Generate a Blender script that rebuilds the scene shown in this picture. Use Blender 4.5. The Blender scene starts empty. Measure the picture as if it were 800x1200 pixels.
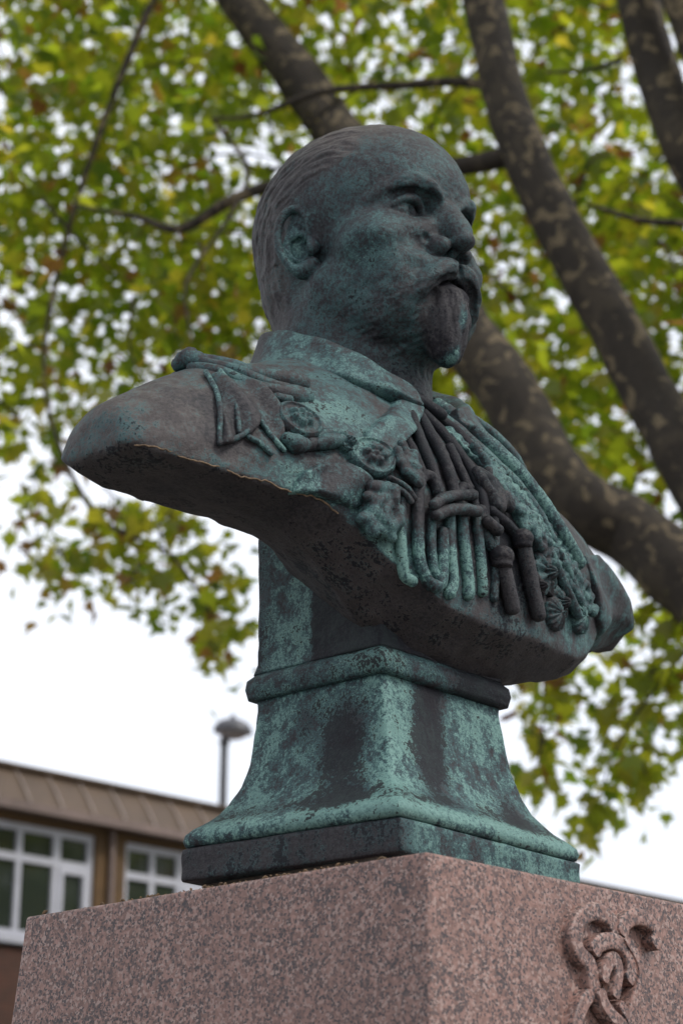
import bpy, bmesh, math, random
import numpy as np
from mathutils import Vector, Matrix
R = math.radians
random.seed(7); rng = np.random.default_rng(7)
scene = bpy.context.scene
COL = scene.collection

# ------------------------------------------------------------------ camera
cam = bpy.data.cameras.new('camera'); camo = bpy.data.objects.new('camera', cam); COL.objects.link(camo)
camo.location = (0, 0, 1.6); camo.rotation_euler = (R(110), 0, 0)
cam.sensor_fit = 'VERTICAL'; cam.sensor_height = 36; cam.sensor_width = 24; cam.lens = 70
cam.clip_start = .05; cam.clip_end = 2000
cam.dof.use_dof = True; cam.dof.focus_distance = 3.3; cam.dof.aperture_fstop = 4.4
scene.camera = camo
# ------------------------------------------------------------------ sky, sun, exposure
SUN_EL, SUN_AZ = 50, 118          # azimuth clockwise from +Y
w = bpy.data.worlds.new('World'); scene.world = w; w.use_nodes = True
nt = w.node_tree; nt.nodes.clear()
sky = nt.nodes.new('ShaderNodeTexSky'); sky.sky_type = 'NISHITA'; sky.sun_disc = False
sky.sun_elevation = R(SUN_EL); sky.sun_rotation = R(SUN_AZ); sky.dust_density = 3; sky.air_density = 1
hsv = nt.nodes.new('ShaderNodeHueSaturation'); hsv.inputs['Saturation'].default_value = .35
mixw = nt.nodes.new('ShaderNodeMix'); mixw.data_type = 'RGBA'; mixw.inputs[0].default_value = .7
tcw = nt.nodes.new('ShaderNodeTexCoord')
cn = nt.nodes.new('ShaderNodeTexNoise'); cn.inputs['Scale'].default_value = 2.2; cn.inputs['Detail'].default_value = 5
crw = nt.nodes.new('ShaderNodeValToRGB')
crw.color_ramp.elements[0].position = .3; crw.color_ramp.elements[0].color = (8.6, 9.15, 10.4, 1)
crw.color_ramp.elements[1].position = .7; crw.color_ramp.elements[1].color = (10.8, 11.1, 11.8, 1)
bg = nt.nodes.new('ShaderNodeBackground'); bg.inputs['Strength'].default_value = .10
wo = nt.nodes.new('ShaderNodeOutputWorld')
lk = nt.links.new
lk(tcw.outputs['Generated'], cn.inputs['Vector']); lk(cn.outputs['Fac'], crw.inputs['Fac'])
lk(sky.outputs[0], hsv.inputs['Color']); lk(hsv.outputs[0], mixw.inputs[6]); lk(crw.outputs[0], mixw.inputs[7])
lk(mixw.outputs[2], bg.inputs['Color']); lk(bg.outputs[0], wo.inputs[0])
sl = bpy.data.lights.new('sun', 'SUN'); sl.energy = 1.5; sl.angle = R(14); sl.color = (1, .96, .9)
so = bpy.data.objects.new('sun', sl); COL.objects.link(so)
sd = Vector((math.sin(R(SUN_AZ))*math.cos(R(SUN_EL)), math.cos(R(SUN_AZ))*math.cos(R(SUN_EL)), math.sin(R(SUN_EL))))
so.rotation_euler = (-sd).to_track_quat('-Z', 'Y').to_euler(); so.location = sd*30
scene.view_settings.view_transform = 'Standard'; scene.view_settings.look = 'None'
scene.view_settings.exposure = 0.5; scene.view_settings.gamma = 1

# ------------------------------------------------------------------ object helpers
def tag(o, label=None, cat=None, group=None, kind=None):
    if label: o['label'] = label
    if cat: o['category'] = cat
    if group: o['group'] = group
    if kind: o['kind'] = kind
    return o
def empty(name, loc=(0,0,0), rz=0):
    o = bpy.data.objects.new(name, None); COL.objects.link(o); o.location = loc; o.rotation_euler = (0,0,rz); return o
def meshdata(name, V, F, mat, smooth=True, colors=None):
    me = bpy.data.meshes.new(name)
    V = np.asarray(V, np.float32)
    if isinstance(F, np.ndarray):
        n = len(F); k = F.shape[1]
        me.vertices.add(len(V)); me.vertices.foreach_set('co', V.ravel())
        me.loops.add(n*k); me.loops.foreach_set('vertex_index', F.astype(np.int32).ravel())
        me.polygons.add(n); me.polygons.foreach_set('loop_start', np.arange(0, n*k, k, dtype=np.int32))
        me.update(calc_edges=True); me.validate()
    else:
        me.from_pydata([tuple(map(float, v)) for v in V], [], [tuple(map(int, f)) for f in F]); me.update()
    if colors is not None:
        a = me.attributes.new('patina', 'FLOAT_COLOR', 'POINT')
        c = np.ones((len(V), 4), np.float32); colors = np.asarray(colors); c[:, :colors.shape[1]] = colors
        a.data.foreach_set('color', c.ravel())
    if mat: me.materials.append(mat)
    if smooth: me.polygons.foreach_set('use_smooth', np.ones(len(me.polygons), bool))
    return me
def obj(name, V, F, mat, parent=None, smooth=True, colors=None):
    o = bpy.data.objects.new(name, meshdata(name, V, F, mat, smooth, colors)); COL.objects.link(o)
    if parent: o.parent = parent
    return o
class MB:
    """collects boxes, tubes and plates of one part"""
    def __init__(s): s.V = []; s.F = []
    def add(s, V, F):
        n = len(s.V); s.V += [tuple(v) for v in V]; s.F += [tuple(int(i)+n for i in f) for f in F]; return s
    def box(s, x0, x1, y0, y1, z0, z1):
        V = [(x,y,z) for x in (x0,x1) for y in (y0,y1) for z in (z0,z1)]
        return s.add(V, [(0,1,3,2),(4,6,7,5),(0,4,5,1),(2,3,7,6),(0,2,6,4),(1,5,7,3)])
    def build(s, name, mat, parent=None, smooth=False, bevel=0):
        o = obj(name, s.V, s.F, mat, parent, smooth)
        if bevel:
            b = o.modifiers.new('bevel', 'BEVEL'); b.width = bevel; b.segments = 2; b.limit_method = 'ANGLE'
        return o
def spline(P, sub=6):
    P = np.asarray(P, float); n = len(P)
    if n < 3: 
        t = np.linspace(0,1,sub+1)[:,None]; return P[0]+(P[-1]-P[0])*t
    Q = np.vstack([2*P[0]-P[1], P, 2*P[-1]-P[-2]]); out = []
    for i in range(n-1):
        a,b,c,d = Q[i:i+4]
        for t in np.arange(sub)/sub:
            out.append(.5*((2*b)+(c-a)*t+(2*a-5*b+4*c-d)*t*t+(3*b-a-3*c+d)*t**3))
    out.append(P[-1]); return np.array(out)
def tube(P, r, n=10, sub=6, flat=None, flatn=None, wob=0, seed=0, cap=True):
    """swept tube through P; r = radius or one per point; flat = ratio of the section along flatn"""
    P = np.asarray(P, float); r = np.full(len(P), r) if np.isscalar(r) else np.asarray(r, float)
    D = spline(np.column_stack([P, r]), sub); C, rr = D[:,:3], D[:,3]
    T = np.gradient(C, axis=0); T /= np.linalg.norm(T, axis=1)[:,None]+1e-12
    rg = np.random.default_rng(seed)
    if cap:
        q = np.array([.35,.75,.94])
        C = np.vstack([C[0]-T[0]*rr[0]*q[::-1][:,None]*.9, C, C[-1]+T[-1]*rr[-1]*q[:,None]*.9])
        T = np.vstack([np.repeat(T[:1],3,0), T, np.repeat(T[-1:],3,0)])
        e = np.sqrt(1-q**2); rr = np.concatenate([rr[0]*e[::-1], rr, rr[-1]*e])
    if flatn is not None: u0 = np.asarray(flatn, float)
    else: u0 = np.array([0,0,1.]) if abs(T[0][2])<.9 else np.array([1.,0,0])
    U = []; u = u0
    for t in T:
        if flatn is not None: u = np.asarray(flatn, float)
        u = u-t*(u@t); u = u/(np.linalg.norm(u)+1e-9); U.append(u)
    U = np.array(U); W = np.cross(T, U)
    a = np.arange(n)/n*2*np.pi; k = 1 if flat is None else flat
    m = len(C)
    rad = np.ones((m,n))
    if wob: 
        rad += wob*rg.normal(size=(m,n)); 
        rad = (rad+np.roll(rad,1,0)+np.roll(rad,-1,0)+np.roll(rad,1,1)+np.roll(rad,-1,1))/5*1.0
    V = C[:,None,:]+rr[:,None,None]*rad[:,:,None]*(np.cos(a)[None,:,None]*U[:,None,:]*k+np.sin(a)[None,:,None]*W[:,None,:])
    V = V.reshape(-1,3); F = []
    i = np.arange(m-1)[:,None]; j = np.arange(n)[None,:]; j2 = (j+1)%n
    F = np.stack([i*n+j, i*n+j2, (i+1)*n+j2, (i+1)*n+j],-1).reshape(-1,4)
    F = [tuple(f) for f in F]+[tuple(range(n))[::-1], tuple((m-1)*n+np.arange(n))]
    return V, F

# ------------------------------------------------------------------ material helpers
def newmat(name):
    m = bpy.data.materials.new(name); m.use_nodes = True; return m, m.node_tree, m.node_tree.nodes['Principled BSDF']
def N(nt, typ, **kw):
    n = nt.nodes.new(typ)
    for k, v in kw.items():
        if k in n.inputs.keys() or isinstance(k, int): n.inputs[k].default_value = v
        else: setattr(n, k, v)
    return n
def noise(nt, vec, scale, detail=6, rough=.6, dist=0):
    n = nt.nodes.new('ShaderNodeTexNoise'); n.inputs['Scale'].default_value = scale; n.inputs['Detail'].default_value = detail
    n.inputs['Roughness'].default_value = rough; n.inputs['Distortion'].default_value = dist
    nt.links.new(vec, n.inputs['Vector']); return n.outputs['Fac']
def mth(nt, op, a, b=None, c=None, clamp=False):
    n = nt.nodes.new('ShaderNodeMath'); n.operation = op; n.use_clamp = clamp
    for i, v in enumerate((a, b, c)):
        if v is None: continue
        if isinstance(v, (int, float)): n.inputs[i].default_value = v
        else: nt.links.new(v, n.inputs[i])
    return n.outputs[0]
def step(nt, v, lo, hi):
    n = nt.nodes.new('ShaderNodeMapRange'); n.interpolation_type = 'SMOOTHSTEP'
    n.inputs[1].default_value = lo; n.inputs[2].default_value = hi; nt.links.new(v, n.inputs[0]); return n.outputs[0]
def mixc(nt, f, a, b):
    n = nt.nodes.new('ShaderNodeMix'); n.data_type = 'RGBA'
    for i, v in ((0, f), (6, a), (7, b)):
        if isinstance(v, (int, float)): n.inputs[i].default_value = v
        elif isinstance(v, tuple): n.inputs[i].default_value = (*v, 1)
        else: nt.links.new(v, n.inputs[i])
    return n.outputs[2]
def mapping(nt, vec, scale):
    n = nt.nodes.new('ShaderNodeMapping'); n.inputs['Scale'].default_value = scale; nt.links.new(vec, n.inputs['Vector']); return n.outputs[0]
def bump(nt, h, strength, dist, bsdf=None, prev=None):
    n = nt.nodes.new('ShaderNodeBump'); n.inputs['Strength'].default_value = strength; n.inputs['Distance'].default_value = dist
    nt.links.new(h, n.inputs['Height'])
    if prev is not None: nt.links.new(prev, n.inputs['Normal'])
    if bsdf: nt.links.new(n.outputs[0], bsdf.inputs['Normal'])
    return n.outputs[0]

def simple(name, color, rough=.6, var=.25, scale=6, bmp=.1, bd=.01, metal=0):
    m, nt, b = newmat(name)
    tc = N(nt, 'ShaderNodeTexCoord').outputs['Object']
    f = noise(nt, tc, scale, 8)
    lo = tuple(c*(1-var) for c in color); hi = tuple(min(1, c*(1+var)) for c in color)
    nt.links.new(mixc(nt, step(nt, f, .3, .7), lo, hi), b.inputs['Base Color'])
    b.inputs['Roughness'].default_value = rough; b.inputs['Metallic'].default_value = metal
    if bmp: bump(nt, f, bmp, bd, b)
    return m

def bronze_material():
    """weathered bronze: near-black metal skin, brown grime, green copper salts. Attribute patina: R green, G dark stain and some painted shade, B brown grime"""
    m, nt, b = newmat('weathered_bronze')
    tc = N(nt, 'ShaderNodeTexCoord').outputs['Object']
    at = N(nt, 'ShaderNodeAttribute'); at.attribute_name = 'patina'
    sp = N(nt, 'ShaderNodeSeparateColor'); nt.links.new(at.outputs['Color'], sp.inputs[0])
    g, dk, br = sp.outputs[0], sp.outputs[1], sp.outputs[2]
    big = noise(nt, tc, 7, 4, .55, .3)
    mid = noise(nt, tc, 32, 6, .65, .2)
    fine = noise(nt, tc, 150, 4, .7)
    grit = noise(nt, tc, 420, 3, .7)
    streak = noise(nt, mapping(nt, tc, (34, 34, 6)), 1, 5, .6, .3)
    # green cover
    def sg(v, k): return mth(nt, 'MULTIPLY', mth(nt, 'SUBTRACT', v, .5), k)
    bl = at.outputs['Alpha']
    s = mth(nt, 'MULTIPLY', mth(nt, 'ADD', sg(big, 1.5), sg(mid, 1.3)), bl)
    s = mth(nt, 'ADD', s, sg(fine, 1.2)); s = mth(nt, 'ADD', s, sg(grit, 1.1)); s = mth(nt, 'ADD', s, mth(nt, 'MULTIPLY', sg(streak, .6), bl))
    s = mth(nt, 'ADD', s, sg(g, 1.1))
    cover = step(nt, s, -.22, .16)
    heavy = step(nt, s, .11, .38)
    dark = mixc(nt, step(nt, fine, .35, .65), (.011, .011, .014), (.034, .031, .035))
    brown = mixc(nt, step(nt, mid, .35, .65), (.050, .040, .038), (.105, .086, .078))
    base = mixc(nt, mth(nt, 'MULTIPLY', br, step(nt, mth(nt, 'ADD', big, mth(nt, 'MULTIPLY', fine, .4)), .45, .85)), dark, brown)
    teal = mixc(nt, step(nt, mid, .3, .7), (.019, .052, .060), (.042, .100, .103))
    mint = mixc(nt, step(nt, fine, .3, .7), (.082, .165, .150), (.155, .275, .245))
    col = mixc(nt, mth(nt, 'MULTIPLY', cover, .9), base, teal)
    col = mixc(nt, mth(nt, 'MULTIPLY', heavy, step(nt, g, .30, .72)), col, mint)
    dm = mth(nt, 'ADD', sg(big, 1.0), sg(mid, 1.2)); dm = mth(nt, 'ADD', dm, sg(fine, 1.7)); dm = mth(nt, 'ADD', dm, sg(streak, .6))
    dmask = step(nt, mth(nt, 'ADD', dm, mth(nt, 'MULTIPLY', dk, 1.15)), .34, .44)
    col = mixc(nt, mth(nt, 'MULTIPLY', dmask, .93), col, (.011, .0095, .013))
    nt.links.new(col, b.inputs['Base Color'])
    b.inputs['Roughness'].default_value = .62
    nt.links.new(mth(nt, 'SUBTRACT', .30, mth(nt, 'MULTIPLY', dmask, .12)), b.inputs['Specular IOR Level'])
    h = mth(nt, 'ADD', mth(nt, 'MULTIPLY', fine, .6), mth(nt, 'MULTIPLY', grit, .35))
    n1 = bump(nt, mid, .45, .006)
    n2 = bump(nt, h, .8, .0026, None, n1)
    nt.links.new(n2, b.inputs['Normal'])
    return m

def granite_material():
    m, nt, b = newmat('pink_granite')
    tc = N(nt, 'ShaderNodeTexCoord').outputs['Object']
    def vor(scale, seedoff):
        mp = nt.nodes.new('ShaderNodeMapping'); mp.inputs['Location'].default_value = (seedoff, seedoff*.7, 0)
        nd = nt.nodes.new('ShaderNodeTexNoise'); nd.inputs['Scale'].default_value = scale*.8; nd.inputs['Detail'].default_value = 3
        nt.links.new(tc, nd.inputs['Vector'])
        ad = nt.nodes.new('ShaderNodeVectorMath'); ad.operation = 'MULTIPLY_ADD'
        ad.inputs[1].default_value = (1.1/scale,)*3; nt.links.new(nd.outputs['Color'], ad.inputs[0]); nt.links.new(tc, ad.inputs[2])
        nt.links.new(ad.outputs[0], mp.inputs['Vector'])
        v = nt.nodes.new('ShaderNodeTexVoronoi'); v.inputs['Scale'].default_value = scale; nt.links.new(mp.outputs[0], v.inputs['Vector'])
        s = nt.nodes.new('ShaderNodeSeparateColor'); nt.links.new(v.outputs['Color'], s.inputs[0]); return s.outputs[0], s.outputs[1]
    a0, a1 = vor(150, 0); c0, c1 = vor(225, 5); d0, d1 = vor(310, 9)
    big = noise(nt, tc, 42, 4)
    col = mixc(nt, a0, (.125, .066, .053), (.290, .165, .134))
    col = mixc(nt, step(nt, c1, .72, .8), col, (.31, .215, .185))
    gm = step(nt, mth(nt, 'ADD', c0, mth(nt, 'MULTIPLY', mth(nt, 'SUBTRACT', big, .5), 1.1)), .725, .775)
    col = mixc(nt, mth(nt, 'MULTIPLY', gm, .9), col, (.062, .043, .041))
    tone = noise(nt, tc, 6, 5)
    col = mixc(nt, mth(nt, 'MULTIPLY', step(nt, tone, .35, .7), .35), col, (.21, .112, .088))
    bm_ = step(nt, mth(nt, 'ADD', d0, mth(nt, 'MULTIPLY', mth(nt, 'SUBTRACT', big, .5), .8)), .82, .85)
    col = mixc(nt, mth(nt, 'MULTIPLY', bm_, .92), col, (.03, .025, .028))
    grime = noise(nt, mapping(nt, tc, (3, 3, 1.2)), 1.5, 6)
    col = mixc(nt, mth(nt, 'MULTIPLY', step(nt, grime, .45, .75), .18), col, (.085, .058, .052))
    nt.links.new(col, b.inputs['Base Color']); b.inputs['Roughness'].default_value = .55
    bump(nt, mth(nt, 'ADD', a1, noise(nt, tc, 260, 3)), .12, .001, b)
    return m
def leaf_material():
    m, nt, b = newmat('plane_leaf')
    at = N(nt, 'ShaderNodeAttribute'); at.attribute_name = 'patina'
    sp = N(nt, 'ShaderNodeSeparateColor'); nt.links.new(at.outputs['Color'], sp.inputs[0])
    tc = N(nt, 'ShaderNodeTexCoord').outputs['Object']
    n = noise(nt, tc, 25, 3)
    hue = mth(nt, 'ADD', sp.outputs[0], mth(nt, 'MULTIPLY', mth(nt, 'SUBTRACT', n, .5), .25))
    def ramp(stops):
        r = nt.nodes.new('ShaderNodeValToRGB'); nt.links.new(hue, r.inputs[0]); e = r.color_ramp.elements
        e[0].position, e[0].color = stops[0][0], (*stops[0][1], 1); e[1].position, e[1].color = stops[-1][0], (*stops[-1][1], 1)
        for p, c in stops[1:-1]: k = e.new(p); k.color = (*c, 1)
        return r.outputs[0]
    dif = ramp([(0, (.050, .085, .018)), (.45, (.085, .115, .022)), (.75, (.12, .13, .03)), (.9, (.16, .09, .03)), (1, (.12, .055, .025))])
    tra = ramp([(0, (.24, .37, .020)), (.45, (.52, .58, .028)), (.75, (.78, .66, .05)), (.9, (.45, .22, .06)), (1, (.26, .10, .04))])
    d = nt.nodes.new('ShaderNodeBsdfDiffuse'); t = nt.nodes.new('ShaderNodeBsdfTranslucent'); ms = nt.nodes.new('ShaderNodeMixShader')
    gl = nt.nodes.new('ShaderNodeBsdfGlossy'); gl.inputs['Roughness'].default_value = .5; ms2 = nt.nodes.new('ShaderNodeMixShader'); ms2.inputs[0].default_value = .02
    ms.inputs[0].default_value = .68
    nt.links.new(dif, d.inputs[0]); nt.links.new(tra, t.inputs[0]); nt.links.new(d.outputs[0], ms.inputs[1]); nt.links.new(t.outputs[0], ms.inputs[2])
    nt.links.new(ms.outputs[0], ms2.inputs[1]); nt.links.new(gl.outputs[0], ms2.inputs[2])
    nt.links.new(ms2.outputs[0], nt.nodes['Material Output'].inputs[0]); return m
def bark_material():
    m, nt, b = newmat('plane_bark')
    tc = N(nt, 'ShaderNodeTexCoord').outputs['Object']
    f = noise(nt, tc, 5, 4, .55, .4); f2 = noise(nt, tc, 9, 3, .5, .6); g = noise(nt, tc, 40, 5)
    col = mixc(nt, step(nt, g, .3, .7), (.014, .0100, .0068), (.030, .021, .014))
    col = mixc(nt, mth(nt, 'MULTIPLY', step(nt, f, .50, .56), .9), col, (.042, .031, .020))
    col = mixc(nt, step(nt, f2, .57, .61), col, (.13, .098, .058))
    nt.links.new(col, b.inputs['Base Color']); b.inputs['Roughness'].default_value = .85
    bump(nt, mth(nt, 'ADD', f, g), .4, .02, b); return m
M_bronze = bronze_material(); M_granite = granite_material(); M_leaf = leaf_material(); M_bark = bark_material()

# ------------------------------------------------------------------ frames
A = R(43)
Lv = Vector((math.sin(A), math.cos(A), 0)); Fv = Vector((math.cos(A), -math.sin(A), 0))
CORNER = Vector((.1181, 2.75, 2.1007))           # near top corner of the plinth
BUST = CORNER + Lv*.405 - Fv*.42                 # socle axis at the level of the plinth's arris
RZ = R(47)                                       # local x = bust's left, local -y = the way it faces

# ================================================================== SETTING
def ground():
    m, nt, b = newmat('paving')
    tc = N(nt, 'ShaderNodeTexCoord').outputs['Object']
    f = noise(nt, tc, .6, 8); g = noise(nt, tc, 30, 4)
    nt.links.new(mixc(nt, mth(nt, 'MULTIPLY', f, g), (.10, .097, .09), (.26, .25, .23)), b.inputs['Base Color']); b.inputs['Roughness'].default_value = .9
    bump(nt, g, .3, .01, b)
    S = 600
    o = obj('ground', [(-S,-S,0),(S,-S,0),(S,S,0),(-S,S,0)], [(0,1,2,3)], m, None, False); tag(o, kind='structure')
ground()

def plinth():
    t = empty('granite_plinth', CORNER.xy.to_3d() + Vector((0,0,0)), RZ)
    tag(t, 'tall pink granite plinth with carved monogram, under the bronze bust', 'plinth')
    # local x along the front face (0..W), local y = into the block (0..D), z up
    W, D, H, b = .90, .88, CORNER.z, .065
    bm = bmesh.new(); ring = []
    def lev(z, i):
        return [bm.verts.new((x, y, z)) for x, y in ((-b*(H-z)+i, -b*(H-z)+i), (W+b*(H-z)-i, -b*(H-z)+i), (W+b*(H-z)-i, D+b*(H-z)-i), (-b*(H-z)+i, D+b*(H-z)-i))]
    r0 = lev(0, 0); r1 = lev(H, 0); r2 = []
    for x, y in ((.165,.205),(.66,.205),(.66,.66),(.165,.66)): r2.append(bm.verts.new((x, y, H+.024)))
    for a, c in ((r0, r1), (r1, r2)):
        for i in range(4): bm.faces.new((a[i], a[(i+1)%4], c[(i+1)%4], c[i]))
    bm.faces.new(r2); bm.faces.new(r0[::-1]); bm.normal_update()
    me = bpy.data.meshes.new('block'); bm.to_mesh(me); bm.free(); me.materials.append(M_granite)
    o = bpy.data.objects.new('block', me); COL.objects.link(o); o.parent = t
    bv = o.modifiers.new('bevel', 'BEVEL'); bv.width = .005; bv.segments = 3; bv.limit_method = 'ANGLE'; bv.angle_limit = R(40)
    jm = MB().box(.262,.2635,-.0009+.0006,.002,H-.026,H-.006); jm.build('hairline_crack', simple('dark_joint_dirt', (.03,.022,.02), .9, .2, 30, 0), t)
    # monogram: interlaced ribbons in relief on the battered front face (u along the face, z below the arris)
    S = [
      [(0.4097,-0.074),(0.4083,-0.0561),(0.3841,-0.0446),(0.3496,-0.0459),(0.3188,-0.067),(0.309,-0.0906),(0.3165,-0.1098),(0.3375,-0.1227),(0.3429,-0.1421),(0.3428,-0.1693)],
      [(0.333,-0.1652),(0.3138,-0.1815),(0.2987,-0.1997),(0.2871,-0.2222),(.283,-.25),(.29,-.285),(.315,-.31)],
      [(0.3483,-0.108),(0.3613,-0.0929),(0.3928,-0.0841),(0.4227,-0.088),(0.4373,-0.1058),(0.4404,-0.1259),(0.4288,-0.1422)],
      [(0.4229,-0.0739),(0.4328,-0.0548),(0.4595,-0.0415),(0.489,-0.0409),(0.5121,-0.0516),(0.5162,-0.0669),(0.5044,-0.0812)],
      [(0.4269,-0.076),(0.4499,-0.0969),(0.4598,-0.1165),(0.4583,-0.1371),(0.4381,-0.1641),(0.4231,-0.1879),(.424,-.215),(.45,-.245)],
      [(0.361,-0.148),(0.3707,-0.1272),(0.3929,-0.11),(0.4013,-0.1244),(0.3927,-0.1503),(0.3832,-0.1686)],
      [(0.3487,-0.159),(0.354,-0.1783),(0.3704,-0.1943),(0.3978,-0.2096),(0.4074,-0.2286),(.405,-.26),(.38,-.285),(.34,-.29)],
      [(0.3906,-0.1754),(0.409,-0.1939),(0.4187,-0.2131),(.43,-.25),(.47,-.29),(.51,-.30)]]
    RW = [.0140,.011,.0130,.0130,.0085,.0100,.0110,.009]
    mg = empty('monogram', (0,0,0)); mg.parent = t
    for k, (P, r) in enumerate(zip(S, RW)):
        D_ = spline(P, 8); n = len(D_); T = np.gradient(D_, axis=0); T /= np.linalg.norm(T, axis=1)[:,None]
        Nn = np.column_stack([-T[:,1], T[:,0]])
        tt = np.linspace(0,1,n); rr = r*np.clip(np.minimum(tt, 1-tt)*14+.35, 0, 1)**.5
        prof = [(-1.0,.004),(-1,-.0145),(-.86,-.0170),(-.4,-.0172),(0,-.0165),(.4,-.0172),(.86,-.0170),(1,-.0145),(1.0,.004)]
        V = []; lift = .0012*k
        for i in range(n):
            for q, h in prof:
                u, z = D_[i]+Nn[i]*q*rr[i]
                V.append((u, h-lift+b*z, H+z))
        m_ = len(prof); F = [(i*m_+j, i*m_+j+1, (i+1)*m_+j+1, (i+1)*m_+j) for i in range(n-1) for j in range(m_-1)]
        F += [tuple(range(m_)), tuple(((n-1)*m_+j) for j in range(m_))[::-1]]
        bmm = obj('carved_stroke', V, F, M_granite, mg, True)
        md = bmm.modifiers.new('edges', 'EDGE_SPLIT'); md.split_angle = R(55)
    return t
plinth()

# ================================================================== BUST: implicit surfaces
def smax(a, b, k):
    h = np.clip(.5-.5*(b-a)/k, 0, 1); return b*(1-h)+a*h+k*h*(1-h)
def smin(a, b, k): return -smax(-a, -b, k)
def lattice_noise(X, Y, Z, scale, seed):
    rg = np.random.default_rng(seed); T = rg.random((32,32,32)).astype(np.float32)
    def sp(v):
        v = v*scale; i = np.floor(v).astype(np.int32); f = v-i; return i & 31, (i+1) & 31, f*f*(3-2*f)
    (i0,i1,fx),(j0,j1,fy),(k0,k1,fz) = sp(X), sp(Y), sp(Z)
    L = lambda a, b, t: a+(b-a)*t
    return L(L(L(T[i0,j0,k0],T[i1,j0,k0],fx),L(T[i0,j1,k0],T[i1,j1,k0],fx),fy),L(L(T[i0,j0,k1],T[i1,j0,k1],fx),L(T[i0,j1,k1],T[i1,j1,k1],fx),fy),fz)-.5
def surface_nets(f, o, h):
    ins = f < 0
    nx, ny, nz = f.shape
    c = ins[:-1,:-1,:-1].astype(np.int8)
    s = np.zeros((nx-1,ny-1,nz-1), np.int8)
    for dx in (0,1):
        for dy in (0,1):
            for dz in (0,1): s += ins[dx:nx-1+dx, dy:ny-1+dy, dz:nz-1+dz]
    idx = np.argwhere((s > 0) & (s < 8)); n = len(idx)
    lut = np.full((nx-1,ny-1,nz-1), -1, np.int32); lut[idx[:,0],idx[:,1],idx[:,2]] = np.arange(n)
    acc = np.zeros((n,3)); cnt = np.zeros(n)
    corners = [(a,b,c_) for a in (0,1) for b in (0,1) for c_ in (0,1)]
    val = {q: f[idx[:,0]+q[0], idx[:,1]+q[1], idx[:,2]+q[2]] for q in corners}
    for q in corners:
        for ax in range(3):
            if q[ax]: continue
            p = list(q); p[ax] = 1; p = tuple(p); a, b = val[q], val[p]
            m = (a < 0) != (b < 0); t = a[m]/(a[m]-b[m])
            P = np.tile(np.array(q, float), (m.sum(),1)); P[:,ax] = t
            acc[m] += P; cnt[m] += 1
    V = (idx+acc/cnt[:,None])*h+np.asarray(o)
    Q = []
    for ax in range(3):
        sl0 = [slice(None)]*3; sl1 = [slice(None)]*3; sl0[ax] = slice(0,-1); sl1[ax] = slice(1,None)
        a = ins[tuple(sl0)]; b = ins[tuple(sl1)]
        e = np.argwhere(a != b); o1, o2 = [(1,2),(2,0),(0,1)][ax]
        ok = (e[:,o1] > 0)&(e[:,o2] > 0)&(e[:,o1] < f.shape[o1]-1)&(e[:,o2] < f.shape[o2]-1); e = e[ok]
        d1 = np.zeros(3,int); d1[o1] = 1; d2 = np.zeros(3,int); d2[o2] = 1
        g = lambda k: lut[k[:,0],k[:,1],k[:,2]]
        q = np.stack([g(e-d1-d2), g(e-d2), g(e), g(e-d1)], 1)
        fl = ~a[e[:,0],e[:,1],e[:,2]]
        q[fl] = q[fl][:, ::-1]; Q.append(q)
    return V, np.vstack(Q)
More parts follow.
